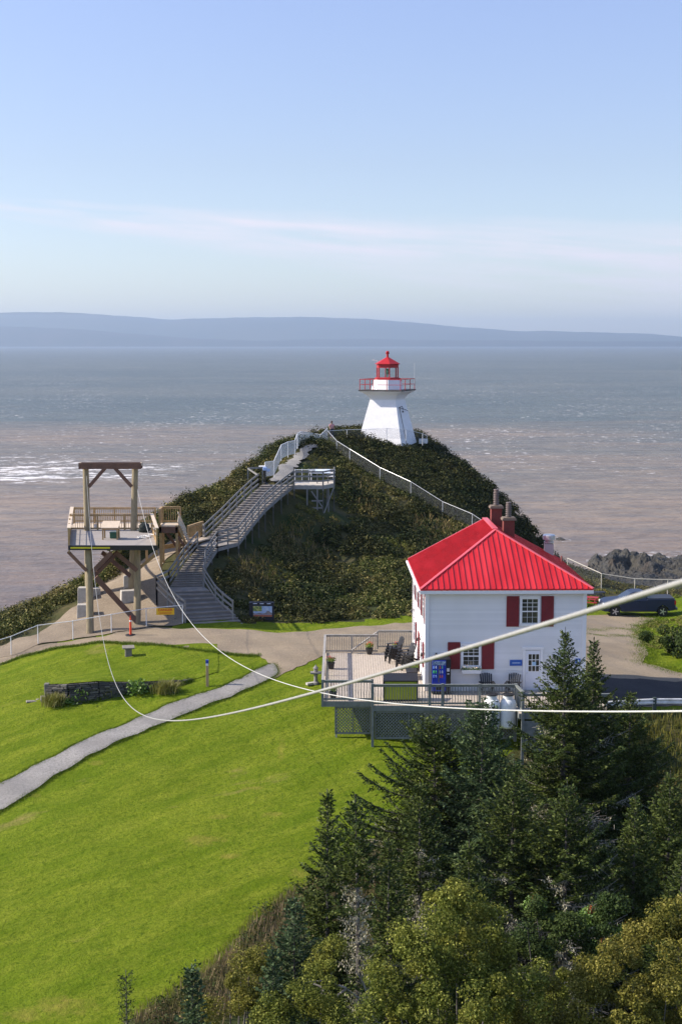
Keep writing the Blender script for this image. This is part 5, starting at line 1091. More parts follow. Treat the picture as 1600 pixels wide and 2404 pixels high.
# raised terrace and its dry stone wall
tr_px = [(118, 1606), (150, 1568), (205, 1518), (258, 1508), (320, 1510), (420, 1519), (500, 1530), (560, 1538), (606, 1543), (600, 1552), (560, 1572), (520, 1584), (470, 1590), (430, 1596), (360, 1600), (300, 1602), (230, 1600), (160, 1606)]
def topz(py): return -.35 + 0 * py
def tpt(px, py, z): q = G(px, py, z); return q
wallpx = [(112, 1608), (160, 1606), (230, 1600), (300, 1602), (360, 1600), (430, 1596), (448, 1594)]
wtop = []; wbot = []
bot = [(106, 1648), (165, 1652), (235, 1644), (300, 1630), (360, 1622), (425, 1606), (450, 1599)]
for (a, b), (c_, d) in zip(wallpx, bot):
    q = hit(c_, d); t_ = P(a, b, q.y + .12); wtop.append(t_); wbot.append(q)
class TerraceH:
    pass
tz_pts = np.array([[p.x, p.y, p.z] for p in wtop])
def terr_h(x, y):
    h = H(x, y); zt = np.interp(x, tz_pts[:, 0], tz_pts[:, 2]); yt_ = np.interp(x, tz_pts[:, 0], tz_pts[:, 1]); f = np.clip((y - yt_) / 6.0, 0, 1); f = f * f * (3 - 2 * f)
    fr = np.clip((x - tz_pts[-1, 0] + .6) / 1.1, 0, 1); fl = np.clip((tz_pts[0, 0] + .2 - x) / .8 + 0, 0, 1)
    return np.maximum(h, (zt * (1 - f) + h * f) * (1 - fr) + h * fr)
tp = [(wtop[0].x - .1, wtop[0].y + .05)] + [(p.x, p.y + .0) for p in wtop[1:]] + [(wtop[-1].x + 1.5, wtop[-1].y + 1.0), (wtop[-1].x + 1.0, wtop[-1].y + 6.5), (wtop[3].x, wtop[3].y + 8.0), (wtop[1].x + .6, wtop[1].y + 7.5), (wtop[0].x + .3, wtop[0].y + 4)]
drape('lawn_terrace', tp, M_LAWN, .035, .4, .03, 9, hf=terr_h)
M_STONE = mat('wall_stone', (.07, .066, .06), .9, (.14, .13, .115), 1.7, bump=.5, bscale=9, island=[(0, (.025, .025, .025)), (.6, (.08, .075, .068)), (1, (.20, .19, .165))])
sw = thing('dry_stone_wall', 'low dry stone retaining wall holding up the grassy terrace', 'stone wall', wbot[0])
m = MB(); rr_ = random.Random(11)
for i in range(len(wtop) - 1):
    L = (wtop[i + 1] - wtop[i]).length; h0 = (wtop[i].z - wbot[i].z + .15); rows = max(3, int(h0 / .11))
    for r_i in range(rows):
        x = -rr_.uniform(0, .3)
        while x < L:
            l = rr_.uniform(.22, .8); t0 = max(0, min(1, x / L)); t1 = min(1, (x + l) / L); v0 = r_i / rows; v1 = (r_i + .92) / rows
            def pp(t_, v_): A_ = wbot[i].lerp(wbot[i + 1], t_) - Vector((0, 0, .12)); B_ = wtop[i].lerp(wtop[i + 1], t_); return A_.lerp(B_, v_)
            pa_, pb_ = pp(t0, (v0 + v1) / 2), pp(t1 - .02, (v0 + v1) / 2); hh = (pp(t0, v1) - pp(t0, v0)).length
            if (pb_ - pa_).length > .03: jy = rr_.uniform(-.07, .05); m.beam(pa_ + Vector((0, jy + .08, 0)), pb_ + Vector((0, jy + .08 + rr_.uniform(-.03, .03), rr_.uniform(-.02, .02))), .34, hh * rr_.uniform(.8, 1.05))
            x += l
m.build('stones', M_STONE, sw, world=True, bevel=.012)
m = MB(); a = wtop[0]; b = wbot[0]; m.box((a.x - .05, a.y + .1, (a.z + b.z) / 2), (.28, .34, a.z - b.z + .15)); m.box((a.x - .25, a.y, b.z + .1), (.3, .4, .4), rz=.3); m.build('end_stones', MATS['dark_stone'], sw, world=True, bevel=.04)
p = hit(75, 1647); m = MB(); m.box((0, 0, 0), (.62, .35, .1)); m.box((.4, .15, .04), (.3, .25, .14), rz=.4); o = m.build('flat_stone', MATS['mid_stone'], bevel=.04); o.location = p; o.rotation_euler = (0, .05, .3); tag(o, 'flat pale stone slab on the grass left of the stone wall', 'stone')
def tuft(name, label, p, n, h, sp, material, cat='plant', wdt=.02, leafy=False, group=None):
    a = rng.uniform(0, 2 * np.pi, n); tl = rng.uniform(.1, .7, n); hh = h * rng.uniform(.6, 1.1, n); base = np.stack([rng.normal(0, sp * .35, n), rng.normal(0, sp * .35, n), np.zeros(n)], 1); d = np.stack([np.cos(a) * tl, np.sin(a) * tl, np.ones(n)], 1); d = unit(d)
    if leafy:
        c = base + d * hh[:, None] * rng.random((n, 1)) + np.array([0, 0, .05]); dd = unit(rand_dirs(n) + np.array([0, 0, .3])); s_ = unit(np.cross(dd, rand_dirs(n))); V = leaves(c, dd, s_, np.full(n, wdt * 3), np.full(n, wdt * 1.8)); Qs = quads(n)
    else:
        s_ = unit(np.cross(d, np.array([0, 0, 1.0]) + rand_dirs(n) * .2)); mid = base + d * hh[:, None] * .6; out = np.stack([np.cos(a), np.sin(a), -.25 + 0 * a], 1); tip = mid + (d * .4 + out * .35 * tl[:, None]) * hh[:, None]
        V = np.stack([base - s_ * wdt / 2, base + s_ * wdt / 2, mid + s_ * wdt / 2, mid - s_ * wdt / 2, mid - s_ * wdt / 2, mid + s_ * wdt / 2, tip + s_ * wdt * .1, tip - s_ * wdt * .1], 1).reshape(-1, 3); Qs = quads(2 * n)
    o = np_mesh(name, V, Qs, material); o.location = p; return tag(o, label, cat, group)
M_LILY = mat('lily_leaf', (.17, .20, .03), .6, (.26, .22, .05), 5, island=[(0, (.10, .15, .02)), (1, (.34, .28, .07))], trans=.2)
M_BROAD = mat('broad_leaf', (.06, .15, .02), .6, (.12, .22, .03), 5, island=[(0, (.05, .11, .015)), (1, (.22, .33, .04))], trans=.2)
for px, py, n, h, sp, lf_, lab in ((128, 1655, 600, .75, .7, False, 'arching grassy plant at the left end of the stone wall'), (190, 1645, 320, .9, .6, True, 'broad leaved green plant against the stone wall, second from the left'), (257, 1632, 260, .6, .5, False, 'thin brownish plant at the middle of the stone wall'), (322, 1630, 350, .8, .7, True, 'yellow green bush against the stone wall with a tall stalk'), (388, 1626, 700, .75, .8, False, 'wide clump of grassy leaves at the right end of the stone wall'), (160, 1652, 200, .35, .5, True, 'low green plant between the two leftmost wall plants')):
    tuft('garden_plant', lab, hit(px, py), n, h, sp, M_BROAD if lf_ else M_LILY, 'plant', .03 if not lf_ else .06, lf_, 'plants along the stone wall')
# ------------------------------------------------------------------ person on the crest
pb_ = P(778.5, 1012, 146); pt = thing('person', 'person with dark hair in a pink top standing behind the fence on the hill crest', 'person', (pb_.x, 146, pb_.z - .72), R(15))
V_ = [(0, 0, .95), (0, 0, 1.15), (0, .01, 1.38), (0, 0, 1.50), (0, -.01, 1.60), (0, -.02, 1.70), (.19, 0, 1.40), (.25, -.03, 1.14), (.22, -.14, .93), (-.19, 0, 1.40), (-.26, -.02, 1.15), (-.22, -.15, .95), (.10, 0, .90), (.11, -.02, .50), (.11, .03, .08), (.11, -.14, .04), (-.10, 0, .90), (-.11, -.01, .50), (-.11, .03, .08), (-.11, -.14, .04), (.22, -.2, .88), (-.22, -.2, .9)]
E_s = [(0, 1), (1, 2), (2, 3), (3, 4), (4, 5), (2, 6), (6, 7), (7, 8), (8, 20), (2, 9), (9, 10), (10, 11), (11, 21), (0, 12), (12, 13), (13, 14), (14, 15), (0, 16), (16, 17), (17, 18), (18, 19)]
RR = [.14, .13, .15, .055, .09, .085, .06, .045, .035, .06, .045, .035, .095, .065, .045, .04, .095, .065, .045, .04, .03, .03]
def skin(name, V_, E_s, RR, material, parent, root=0):
    me = bpy.data.meshes.new(name); me.from_pydata(V_, E_s, []); me.materials.append(material); o = bpy.data.objects.new(name, me); C.objects.link(o); o.parent = parent
    sk = o.modifiers.new('skin', 'SKIN'); o.modifiers.new('sub', 'SUBSURF').levels = 1; o.modifiers['sub'].render_levels = 1
    for i, r in enumerate(RR): me.skin_vertices[0].data[i].radius = (r, r); me.skin_vertices[0].data[i].use_root = (i == root)
    return o
M_SKINC = mat('skin_tone', (.45, .27, .20), .6); M_PINK = mat('pink_top', (.62, .30, .30), .8); M_JEAN = mat('dark_trousers', (.03, .035, .06), .8); M_HAIR = mat('dark_hair', (.03, .018, .012), .7)
bd_ = skin('body', V_, E_s, RR, M_SKINC, pt)
skin('shirt', [(0, 0, .92), (0, 0, 1.15), (0, .01, 1.40), (.20, 0, 1.40), (.25, -.02, 1.2), (-.20, 0, 1.40), (-.26, -.01, 1.2)], [(0, 1), (1, 2), (2, 3), (3, 4), (2, 5), (5, 6)], [.17, .15, .165, .075, .07, .075, .07], M_PINK, pt)
skin('trousers', [(0, 0, .92), (.10, 0, .88), (.11, -.02, .50), (.11, .03, .14), (-.10, 0, .88), (-.11, -.01, .50), (-.11, .03, .14)], [(0, 1), (1, 2), (2, 3), (0, 4), (4, 5), (5, 6)], [.15, .11, .08, .065, .11, .08, .065], M_JEAN, pt)
m = MB(); m.lathe((0, .02, 1.56), [(.07, -.1), (.10, 0), (.105, .12), (.08, .2), (.03, .235)], 12); m.build('hair', M_HAIR, pt, smooth=True)
m = MB(); m.box((0, -.115, 1.63), (.02, .03, .04)); m.build('nose', M_SKINC, pt)
# ------------------------------------------------------------------ shore rocks
def rocknodes(t, b):
    v = mapped(t); base = mixn(t, mrange(t, noise(t, v, .5, 7, .7), .38, .62), (.012, .012, .011), (.085, .078, .058)); base = mixn(t, mrange(t, noise(t, v, .25, 5), .55, .68), base, (.045, .032, .018))
    t.links.new(base, b.inputs['Base Color']); b.inputs['Roughness'].default_value = .6; bp = N(t, 'ShaderNodeBump', Strength=1, Distance=.8); t.links.new(noise(t, v, 1.2, 8, .75), bp.inputs['Height']); t.links.new(bp.outputs[0], b.inputs['Normal'])
M_SHORE = ramp_mat('shore_rock', rocknodes)
from mathutils import noise as mn
def rock(name, label, c, sx, sy, sz, seed, group='rocks in the surf', res=90):
    n = res; V = np.zeros((n * n, 3)); k = 0
    for j in range(n):
        for i in range(n):
            u = -1 + 2 * i / (n - 1); v = -1 + 2 * j / (n - 1); r = math.hypot(u, v) * (1 + .28 * mn.noise(Vector((u * 2.2 + seed, v * 2.2, 3))))
            f = max(-.35, (1 - r ** 2.2)) ; f = f if f < 0 else f ** .75
            q = Vector((u * sx / 3.2 + seed * 7, v * sy / 3.2, seed)); hh = sz * f * (.8 + .9 * mn.noise(q * .8)) + (.9 * mn.ridged_multi_fractal(q * 1.3, .8, 2.2, 6, 1.0, 2.0) - 1.0) * .5 * min(1.5, sz * .45) * (f > -.2) + .35 * mn.noise(q * 6) * (f > -.2)
            V[k] = (u * sx, v * sy, hh - .3); k += 1
    i = np.arange(n * n).reshape(n, n); q = np.stack([i[:-1, :-1], i[:-1, 1:], i[1:, 1:], i[1:, :-1]], -1).reshape(-1, 4)
    o = np_mesh(name, V, q, M_SHORE, smooth=False); o.location = c; return tag(o, label, 'rock', group)
def sea_pt(px, py): return G(px, py, -40)
rock('shore_rock', 'largest rock outcrop in the surf with a knobbly ridge', sea_pt(1472, 1338), 9.8, 18, 4.4, 1)
rock('shore_rock', 'long dark rock outcrop reaching the right edge of the photo', sea_pt(1596, 1338), 9.5, 19, 3.0, 2)
rock('shore_rock', 'broad low rock shelf below the rock outcrops', sea_pt(1530, 1368), 20, 20, 1.7, 3)
rock('shore_rock', 'low rock shelf lying left below the largest outcrop', sea_pt(1460, 1366), 9, 12, 1.2, 5)
rock('shore_rock', 'small flat rock in the water left of the largest outcrop', sea_pt(1406, 1320), 1.7, 2.0, .5, 6, res=24)
rock('shore_rock', 'tiny rock left of the shelf, farther out', sea_pt(1393, 1309), 1.2, 2.0, .5, 7, res=24)
rock('shore_rock', 'small lone rock close to the base of the dark hillside', sea_pt(1315, 1267), 1.6, 2.5, .8, 8, res=24)
def foam_nodes(t, b):
    v = mapped(t); a = mrange(t, noise(t, v, .35, 7, .7), .52, .66, 0, .8); o = t.nodes['Material Output']; b.inputs['Base Color'].default_value = (.8, .79, .77, 1); b.inputs['Roughness'].default_value = .8
    tr = N(t, 'ShaderNodeBsdfTransparent'); ms = N(t, 'ShaderNodeMixShader'); t.links.new(a, ms.inputs[0]); t.links.new(tr.outputs[0], ms.inputs[1]); t.links.new(b.outputs[0], ms.inputs[2]); t.links.new(ms.outputs[0], o.inputs['Surface'])
M_SURF = ramp_mat('surf_foam', foam_nodes)
for (px, py, sx, sy) in ((1480, 1316, 11, 20), (1590, 1310, 9, 16), (1405, 1318, 4, 6), (1308, 1266, 4, 9), (1420, 1352, 5, 6)):
    q = sea_pt(px, py); m = MB(); pts = [(sx * math.cos(a) * random.uniform(.8, 1.1), sy * math.sin(a) * random.uniform(.8, 1.1)) for a in np.linspace(0, 6.2, 22)]; m.add([(x, y, .06) for x, y in pts], [tuple(range(22))]); o = m.build('surf', M_SURF); o.location = q; tag(o, kind='stuff'); o['label'] = 'white surf breaking round the shore rocks'; o['category'] = 'surf'
# ------------------------------------------------------------------ vegetation
def foliage(name, a, b, c, lo, hi, trans=.15, sc=.6): return mat(name, a, .6, b, sc, contrast=(.4, .6), col3=c, scale3=sc * .45, island=[(0, lo), (.68, tuple(q * .55 + r * .45 for q, r in zip(lo, a))), (.86, tuple(q * .5 + r * .5 for q, r in zip(a, hi))), (1, hi)], trans=trans, spec=.08)  # random leaf tones, spread wide to paint in sunlit highlights and shaded gaps
M_HILLV = foliage('hill_shrub', (.065, .078, .015), (.17, .125, .038), (.08, .11, .02), (.014, .022, .005), (.50, .42, .17), sc=.35)
M_HILLD = foliage('dark_shrub', (.028, .040, .010), (.065, .058, .017), (.03, .05, .012), (.008, .014, .004), (.22, .20, .08), sc=.35)
M_HILLY = foliage('yellow_weeds', (.15, .15, .035), (.22, .15, .05), (.10, .14, .02), (.10, .12, .02), (.36, .27, .10), sc=.5)
M_SPR = foliage('spruce_needles', (.065, .095, .018), (.11, .135, .026), (.050, .085, .027), (.012, .024, .006), (.23, .26, .09), .1, .8)
M_SPRB = foliage('blue_spruce_needles', (.065, .105, .045), (.10, .14, .05), (.06, .10, .045), (.02, .04, .018), (.22, .27, .13), .1, .8)
M_ALD = foliage('alder_leaf', (.17, .20, .03), (.26, .24, .04), (.13, .17, .03), (.035, .05, .01), (.62, .62, .16), .35, .9)
M_ALDB = foliage('alder_leaf_brown', (.17, .185, .028), (.23, .215, .038), (.19, .16, .03), (.045, .045, .010), (.56, .48, .14), .3, .8)
M_BARK = mat('spruce_bark', (.085, .07, .06), .95, (.16, .15, .14), 6, bump=.5)
M_LICH = mat('grey_lichen', (.32, .31, .20), .95, (.42, .40, .28), 3, island=[(0, (.16, .15, .10)), (1, (.55, .52, .38))])
M_TWIG = mat('dead_twig', (.20, .18, .165), .9, (.36, .34, .31), 4)
def clumps(cx, cy, r, n_leaf, size, hfac=.8, dz=0.0, spread=1.0):
    """leafy hummocks: cx,cy arrays; returns leaf vertices."""
    m = len(cx); z = H(cx, cy) + dz; k = np.repeat(np.arange(m), n_leaf); n = len(k)
    u = rand_dirs(n); u[:, 2] = np.abs(u[:, 2]) * 1.0 - .12; rr = r[k] * rng.uniform(.6, 1.08, n)
    c = np.stack([cx[k] + u[:, 0] * rr * spread, cy[k] + u[:, 1] * rr * spread, z[k] + u[:, 2] * rr * hfac + .05], 1)
    nr = unit(u + rand_dirs(n) * .75 + np.array([0, 0, .25])); d = unit(np.cross(nr, rand_dirs(n))); s_ = np.cross(nr, d); sz = size * rng.uniform(.6, 1.4, n)
    return leaves(c, d, s_, sz, sz * .6)
def scatter(poly, density, bounds=None):
    xs = [p[0] for p in poly]; ys = [p[1] for p in poly]; A_ = (max(xs) - min(xs)) * (max(ys) - min(ys)); n = int(A_ * density); x = rng.uniform(min(xs), max(xs), n); y = rng.uniform(min(ys), max(ys), n); m = inside(poly, x, y); return x[m], y[m]
hill_all = [tuple(p) for p in HILL] + [(11, 96), (14, 101), (16.5, 112), (22, 120), (25, 134), (20.5, 140), (14, 150), (4, 161), (-2, 156), (-3.5, 146), (-6.2, 140), (-9.0, 130), (-12.4, 119), (-17.5, 108), (-24, 101), (-29, 95), (-25.5, 92), (-23.5, 94), (-21, 97.5), (-18.5, 100.5), (-16, 103.2), (-13.6, 105), (-12.0, 106.5), (-11.0, 105.8), (-9.5, 103), (-8.6, 98.5), (-7.8, 95.5)]
stairs_poly = [(l.x - .35, l.y) for l in Ls[2:]] + [(a_.x, a_.y) for a_ in (Vector((-2.5, 121.5)), Vector((-4.6, 121.8)))][:0] + [(r_p.x + .25, r_p.y) for r_p in Rs[2:][::-1]]
hp_poly = [(p.x, p.y) for p in hp]; vp_poly = [(Ls[-1].x - .5, Ls[-1].y - .3), (Rs[-1].x, Rs[-1].y - .5), (Rs[-1].x + 4.2, Rs[-1].y - .3), (Rs[-1].x + 4.2, Rs[-1].y + 4), (-5.0, 121.8)]
tim = [(-18.5, 90), (-9, 98), (-9.2, 104.8), (-14, 103.8), (-17.6, 101.0), (-20, 98.6), (-22, 96)]
sandp = [(p.x, p.y) for p in sand]
def keep(x, y, rad=0):
    m = np.ones(len(x), bool)
    for poly, pad in ((stairs_poly, 0), (hp_poly, 0), (vp_poly, 0), (sandp, 0)):
        for dx, dy in ((0, 0), (.45, 0), (-.45, 0), (0, .45), (0, -.45)): m &= ~inside(poly, x + dx, y + dy)
    return m
x, y = scatter(hill_all, 3.4); k = keep(x, y); x, y = x[k], y[k]; print('hill clumps', len(x))
LHX, LHY = lh.location.x, lh.location.y
fence_x = np.interp(y, [q.y for q in ff[::-1]], [q.x for q in ff[::-1]])
rear = (y > 122) & (x > fence_x + .3)
def veg(name, label, xs, ys, r, n, size, material, **kw):
    if len(xs) == 0: return
    V = clumps(xs, ys, r, n, size, **kw); o = np_mesh(name, V, quads(len(V) // 4), material); tag(o, kind='stuff'); o['label'] = label; o['category'] = 'shrubs'; return o
fr_ = ~rear; lowside = fr_ & (y < 100)
dL = np.hypot(x - LHX, y - LHY); okl = (dL > 3.6) & ~((np.abs(x + .95) < 1.0) & (y > 141) & (y < 147))
band_ = np.array([.5 * (mn.noise(Vector((a * .13, b * .13, 2))) + 1) for a, b in zip(x, y)])
b2 = np.array([.5 * (mn.noise(Vector((a * .22 + 9, b * .16, 5))) + 1) for a, b in zip(x, y)])
yel = fr_ & (band_ > .60) & okl; drk = fr_ & ~yel & (b2 < .46) & okl; grn = fr_ & ~yel & ~drk & okl
veg('hillside_dark_shrubs', 'dark green bushes in patches on the slope facing the house', x[drk], y[drk], np.where(rng.random(drk.sum()) < .12, rng.uniform(.9, 1.35, drk.sum()), rng.uniform(.3, .8, drk.sum())), 95, .17, M_HILLD, hfac=1.1)
veg('hillside_shrubs', 'dense green and brown shrubs covering the slope facing the house', x[grn], y[grn], rng.uniform(.3, .62, grn.sum()), 62, .16, M_HILLV)
veg('hillside_weeds', 'yellow and tan weeds among the hillside shrubs', x[yel], y[yel], rng.uniform(.15, .5, yel.sum()), 60, .12, M_HILLY, hfac=1.2)
rr2 = rear & okl; veg('crest_shrubs', 'dark dense shrubs on the far flank of the hill behind the long fence', x[rr2], y[rr2], rng.uniform(.45, .95, rr2.sum()), 80, .19, M_HILLD, hfac=1.05)
xs = LHX + rng.uniform(-4.5, 5, 70); ys = LHY - rng.uniform(4.0, 6.5, 70); veg('lighthouse_shrubs', 'dark bushes in front of the foot of the lighthouse', xs, ys, rng.uniform(.5, .95, 70), 130, .18, M_HILLD, hfac=1.15)
# taller bushes along the left skyline
sk = [(-27, 94), (-24, 98), (-20.5, 102), (-17.2, 106), (-14.6, 111), (-12.0, 118), (-9.3, 126), (-6.8, 135)]
xs, ys = [], []
for a, b in zip(sk, sk[1:]):
    for q in range(42): t_ = random.random(); xs.append(a[0] + (b[0] - a[0]) * t_ + random.gauss(0, .8)); ys.append(a[1] + (b[1] - a[1]) * t_ + random.gauss(0, 1.2))
xs, ys = np.array(xs), np.array(ys); k = keep(xs, ys); xs, ys = xs[k], ys[k]
veg('skyline_shrubs', 'leafy bushes along the left edge of the hill against the sea', xs, ys, rng.uniform(.3, .8, len(xs)), 120, .17, M_HILLV, hfac=1.1, dz=.0)
def px_region(l): return [tuple(hit(a, b)[:2]) for a, b in l]
lb_poly = [(-33, 88.5), (-28.5, 92), (-25, 97), (-21, 101), (-17.5, 105), (-16, 104), (-17.3, 101.5), (-19, 98.5), (-20.5, 95.8), (-22, 93), (-24.5, 90.5), (-31, 86.5)]
x, y = scatter(lb_poly, 2.2); veg('left_bushes', 'dense dark leafy bushes sloping to the sea at the left of the sandy slope', x, y, rng.uniform(.5, 1.0, len(x)), 190, .15, M_HILLV, hfac=1.15)
# the shrubs beyond the right car park edge
rp_poly = [(16.5, 112), (22, 119), (29, 118), (40, 117), (50, 117), (46, 131), (30, 134), (25, 138)]
x, y = scatter(rp_poly, 2.6); veg('cliff_edge_shrubs', 'olive shrubs along the cliff edge beyond the chain link fence', x, y, rng.uniform(.3, .7, len(x)), 60, .17, M_HILLV)
x, y = scatter([(17, 108.5), (30, 110), (45, 111), (45, 117), (16.5, 116.5)], 1.6); yy = y > 112.5; veg('fence_weeds', 'yellow weeds along the chain link fence behind the truck', x[yy], y[yy], rng.uniform(.15, .4, yy.sum()), 50, .12, M_HILLY)
tan_px = [(640, 1240), (700, 1215), (760, 1260), (770, 1320), (700, 1330), (640, 1300)], [(960, 1215), (1040, 1225), (1100, 1255), (1080, 1290), (1000, 1300), (960, 1260)], [(830, 1135), (880, 1150), (900, 1200), (850, 1210), (820, 1170)], [(560, 1310), (610, 1300), (650, 1350), (600, 1390), (560, 1370)]
bank = [(21.5, 85), (22.0, 88.5), (20.2, 93), (20.6, 98), (22.5, 103), (28, 105), (40, 107), (45, 84)]
x, y = scatter(bank, 4.5); veg('roadside_weeds', 'mixed green and rusty weeds on the bank right of the parking place', x, y, rng.uniform(.10, .42, len(x)), 42, .10, foliage('bank_weeds', (.14, .17, .03), (.24, .20, .06), (.12, .17, .03), (.05, .07, .012), (.42, .36, .13), sc=.5))
p = hit(1580, 1545); xs = p.x + rng.normal(0, 1.3, 26); ys = p.y + rng.normal(1.2, 1.0, 26)
def bush(name, label, cs, rs, n, size, material, cat='bush', group=None, stem=True, lo=.55):
    """one bush or small tree: crown of leaf clumps and stems under it."""
    cs = np.array(cs); base = Vector((cs[:, 0].mean(), cs[:, 1].mean(), 0)); base.z = h1(base.x, base.y); t = thing(name, label, cat, base, 0, group)
    loc = cs - np.array(base); leaf_ball('crown', material, t, loc, np.array(rs), n, size, flat=.7, squash=.85, ratio=.6, outer=lo)
    if stem:
        m = MB()
        for i in range(min(len(cs), 9)):
            c_ = Vector(loc[i * len(cs) // min(len(cs), 9)]); b0 = Vector((random.gauss(0, .25), random.gauss(0, .25), -.4)); m.tube([b0, b0.lerp(c_, .5) + Vector((random.gauss(0, .12), random.gauss(0, .12), 0)), c_ + Vector((0, 0, .1))], [.05, .035, .012], 6)
        m.build('trunk', M_BARK, t)
    return t
bush('roadside_bush', 'dark green broad leaved bush on the bank at the right edge', [(p.x + random.gauss(.6, 1.1), p.y + random.gauss(1.0, .8), p.z + random.uniform(.3, 1.5)) for _ in range(22)], rng.uniform(.35, .6, 22), 5200, .15, foliage('bush_green', (.045, .075, .018), (.08, .10, .02), (.045, .07, .025), (.015, .03, .008), (.13, .17, .05)))
# tall weeds on the slope under the guard rail and round the gully
def tall_grass(name, label, poly, density, h, material, w_=.03):
    x, y = scatter(poly, density); n = len(x); z = H(x, y); hh = h * rng.uniform(.5, 1.2, n); a = rng.uniform(0, 6.28, n); tl = rng.uniform(.05, .45, n); d = unit(np.stack([np.cos(a) * tl, np.sin(a) * tl, np.ones(n)], 1)); s_ = np.stack([np.sin(a), -np.cos(a), 0 * a], 1)
    b = np.stack([x, y, z - .03], 1); V = np.stack([b - s_ * w_ * .5, b + s_ * w_ * .5, b + d * hh[:, None] * .7 + s_ * w_ * .6, b + d * hh[:, None] * 1.0 - s_ * w_ * .1], 1).reshape(-1, 3)
    o = np_mesh(name, V, quads(n), material); tag(o, kind='stuff'); o['label'] = label; o['category'] = 'grass'; return o
M_REED = foliage('pink_reed', (.30, .22, .14), (.20, .20, .06), (.24, .17, .12), (.12, .12, .03), (.50, .36, .26), .25, .5)
M_TGR = foliage('meadow_grass', (.13, .16, .025), (.22, .17, .05), (.24, .14, .09), (.08, .11, .015), (.33, .27, .08), .25, .5)
tall_grass('meadow_grass', 'tall tan and green meadow grass on the slope under the guard rail', [(11, 74.0), (32, 74.0), (30, 60), (17, 57), (13, 66)], 60, .6, M_TGR, .045)
x, y = scatter([(13, 73), (32, 73), (30, 60), (19, 60), (15, 68)], 3.0); veg('meadow_weeds', 'leafy weeds in the meadow grass under the guard rail', x, y, rng.uniform(.12, .3, len(x)), 40, .09, M_TGR)
tgx, tgy = [], []
for q in tan_px:
    a_, b_ = scatter(px_region(q), 12); tgx.append(a_); tgy.append(b_)
tgx = np.concatenate(tgx); tgy = np.concatenate(tgy); n = len(tgx); hh = rng.uniform(.35, .85, n); a = rng.uniform(0, 6.28, n); tl = rng.uniform(.1, 1.0, n); d = unit(np.stack([np.cos(a) * tl, np.sin(a) * tl, np.ones(n)], 1)); s_ = np.stack([np.sin(a), -np.cos(a), 0 * a], 1); b = np.stack([tgx, tgy, H(tgx, tgy)], 1)
V = np.stack([b - s_ * .02, b + s_ * .02, b + d * hh[:, None] * .7 + s_ * .04, b + d * hh[:, None] * 1.0 - s_ * .01], 1).reshape(-1, 3); o = np_mesh('dry_hill_grass', V, quads(n), foliage('tan_grass', (.34, .24, .11), (.28, .22, .08), (.22, .19, .07), (.14, .11, .04), (.55, .42, .22), .25, .5)); tag(o, kind='stuff'); o['label'] = 'patches of tan dry grass on the hillside'; o['category'] = 'grass'
edge_px = [(301, 2404), (434, 2312), (530, 2241), (576, 2185), (617, 2148), (663, 2108), (735, 2072), (790, 2030)]
ep = [hit(a, b) for a, b in edge_px]; strip = [(p.x, p.y) for p in ep] + [(p.x + 2.8, p.y - .8) for p in ep[::-1]]
tall_grass('reed_grass', 'pinkish brown tall grass along the edge of the lawn', strip, 110, .5, M_REED, .024)
strip2 = [(p.x - .35, p.y + .15) for p in ep] + [(p.x + .5, p.y - .1) for p in ep[::-1]]
tall_grass('lawn_edge_grass', 'ragged yellow green grass where the lawn ends', strip2, 200, .22, M_TGR, .016)
band2 = [(p.x + .45, p.y - .1) for p in ep] + [(p.x + 7.5, p.y - 2) for p in ep[::-1]]
x, y = scatter(band2, 2.2); veg('edge_shrubs', 'low mixed shrubs and weeds between the lawn edge and the spruces', x, y, rng.uniform(.18, .5, len(x)), 120, .075, foliage('edge_shrub', (.13, .12, .04), (.25, .17, .09), (.08, .12, .025), (.03, .04, .01), (.36, .27, .16), .2, .9), hfac=1.6)
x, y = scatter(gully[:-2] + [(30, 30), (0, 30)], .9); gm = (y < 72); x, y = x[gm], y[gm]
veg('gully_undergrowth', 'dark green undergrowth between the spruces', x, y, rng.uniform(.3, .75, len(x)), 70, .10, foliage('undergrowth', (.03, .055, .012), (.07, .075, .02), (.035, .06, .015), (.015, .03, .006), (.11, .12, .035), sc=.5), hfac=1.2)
x, y = scatter([(-32, 86), (-24, 90.5), (-20.5, 93.5), (-21.5, 97), (-27, 92.5), (-34, 84)], 4); veg('slope_weeds', 'low green weeds between the sandy slope and the bushes on the left', x, y, rng.uniform(.12, .32, len(x)), 60, .10, M_HILLY)
# short grass blades that break the lawn edge and give the near lawn a nap
nearlawn = [(p.x, p.y) for p in ep] + [(ep[-1].x - .5, 56), (-19, 60), (-17, 30), (-4, 30)]
# rough tufts at borders of path, terrace and gravel
def edge_tufts(name, label, line, n, h, material, sp=.12):
    pts = [Vector(q[:2]) for q in line]; L = [0]
    for a, b in zip(pts, pts[1:]): L.append(L[-1] + (b - a).length)
    t_ = rng.uniform(0, L[-1], n); x = np.interp(t_, L, [q.x for q in pts]) + rng.normal(0, sp, n); y = np.interp(t_, L, [q.y for q in pts]) + rng.normal(0, sp, n); z = H(x, y); a = rng.uniform(0, 6.28, n); tl = rng.uniform(.1, .8, n)
    d = unit(np.stack([np.cos(a) * tl, np.sin(a) * tl, np.ones(n)], 1)); s_ = np.stack([np.sin(a), -np.cos(a), 0 * a], 1); hh = h * rng.uniform(.4, 1.2, n); b = np.stack([x, y, z - .01], 1)
    V = np.stack([b - s_ * .012, b + s_ * .012, b + d * hh[:, None] * .7 + s_ * .01, b + d * hh[:, None]], 1).reshape(-1, 3); o = np_mesh(name, V, quads(n), material); tag(o, kind='stuff'); o['label'] = label; o['category'] = 'grass'; return o
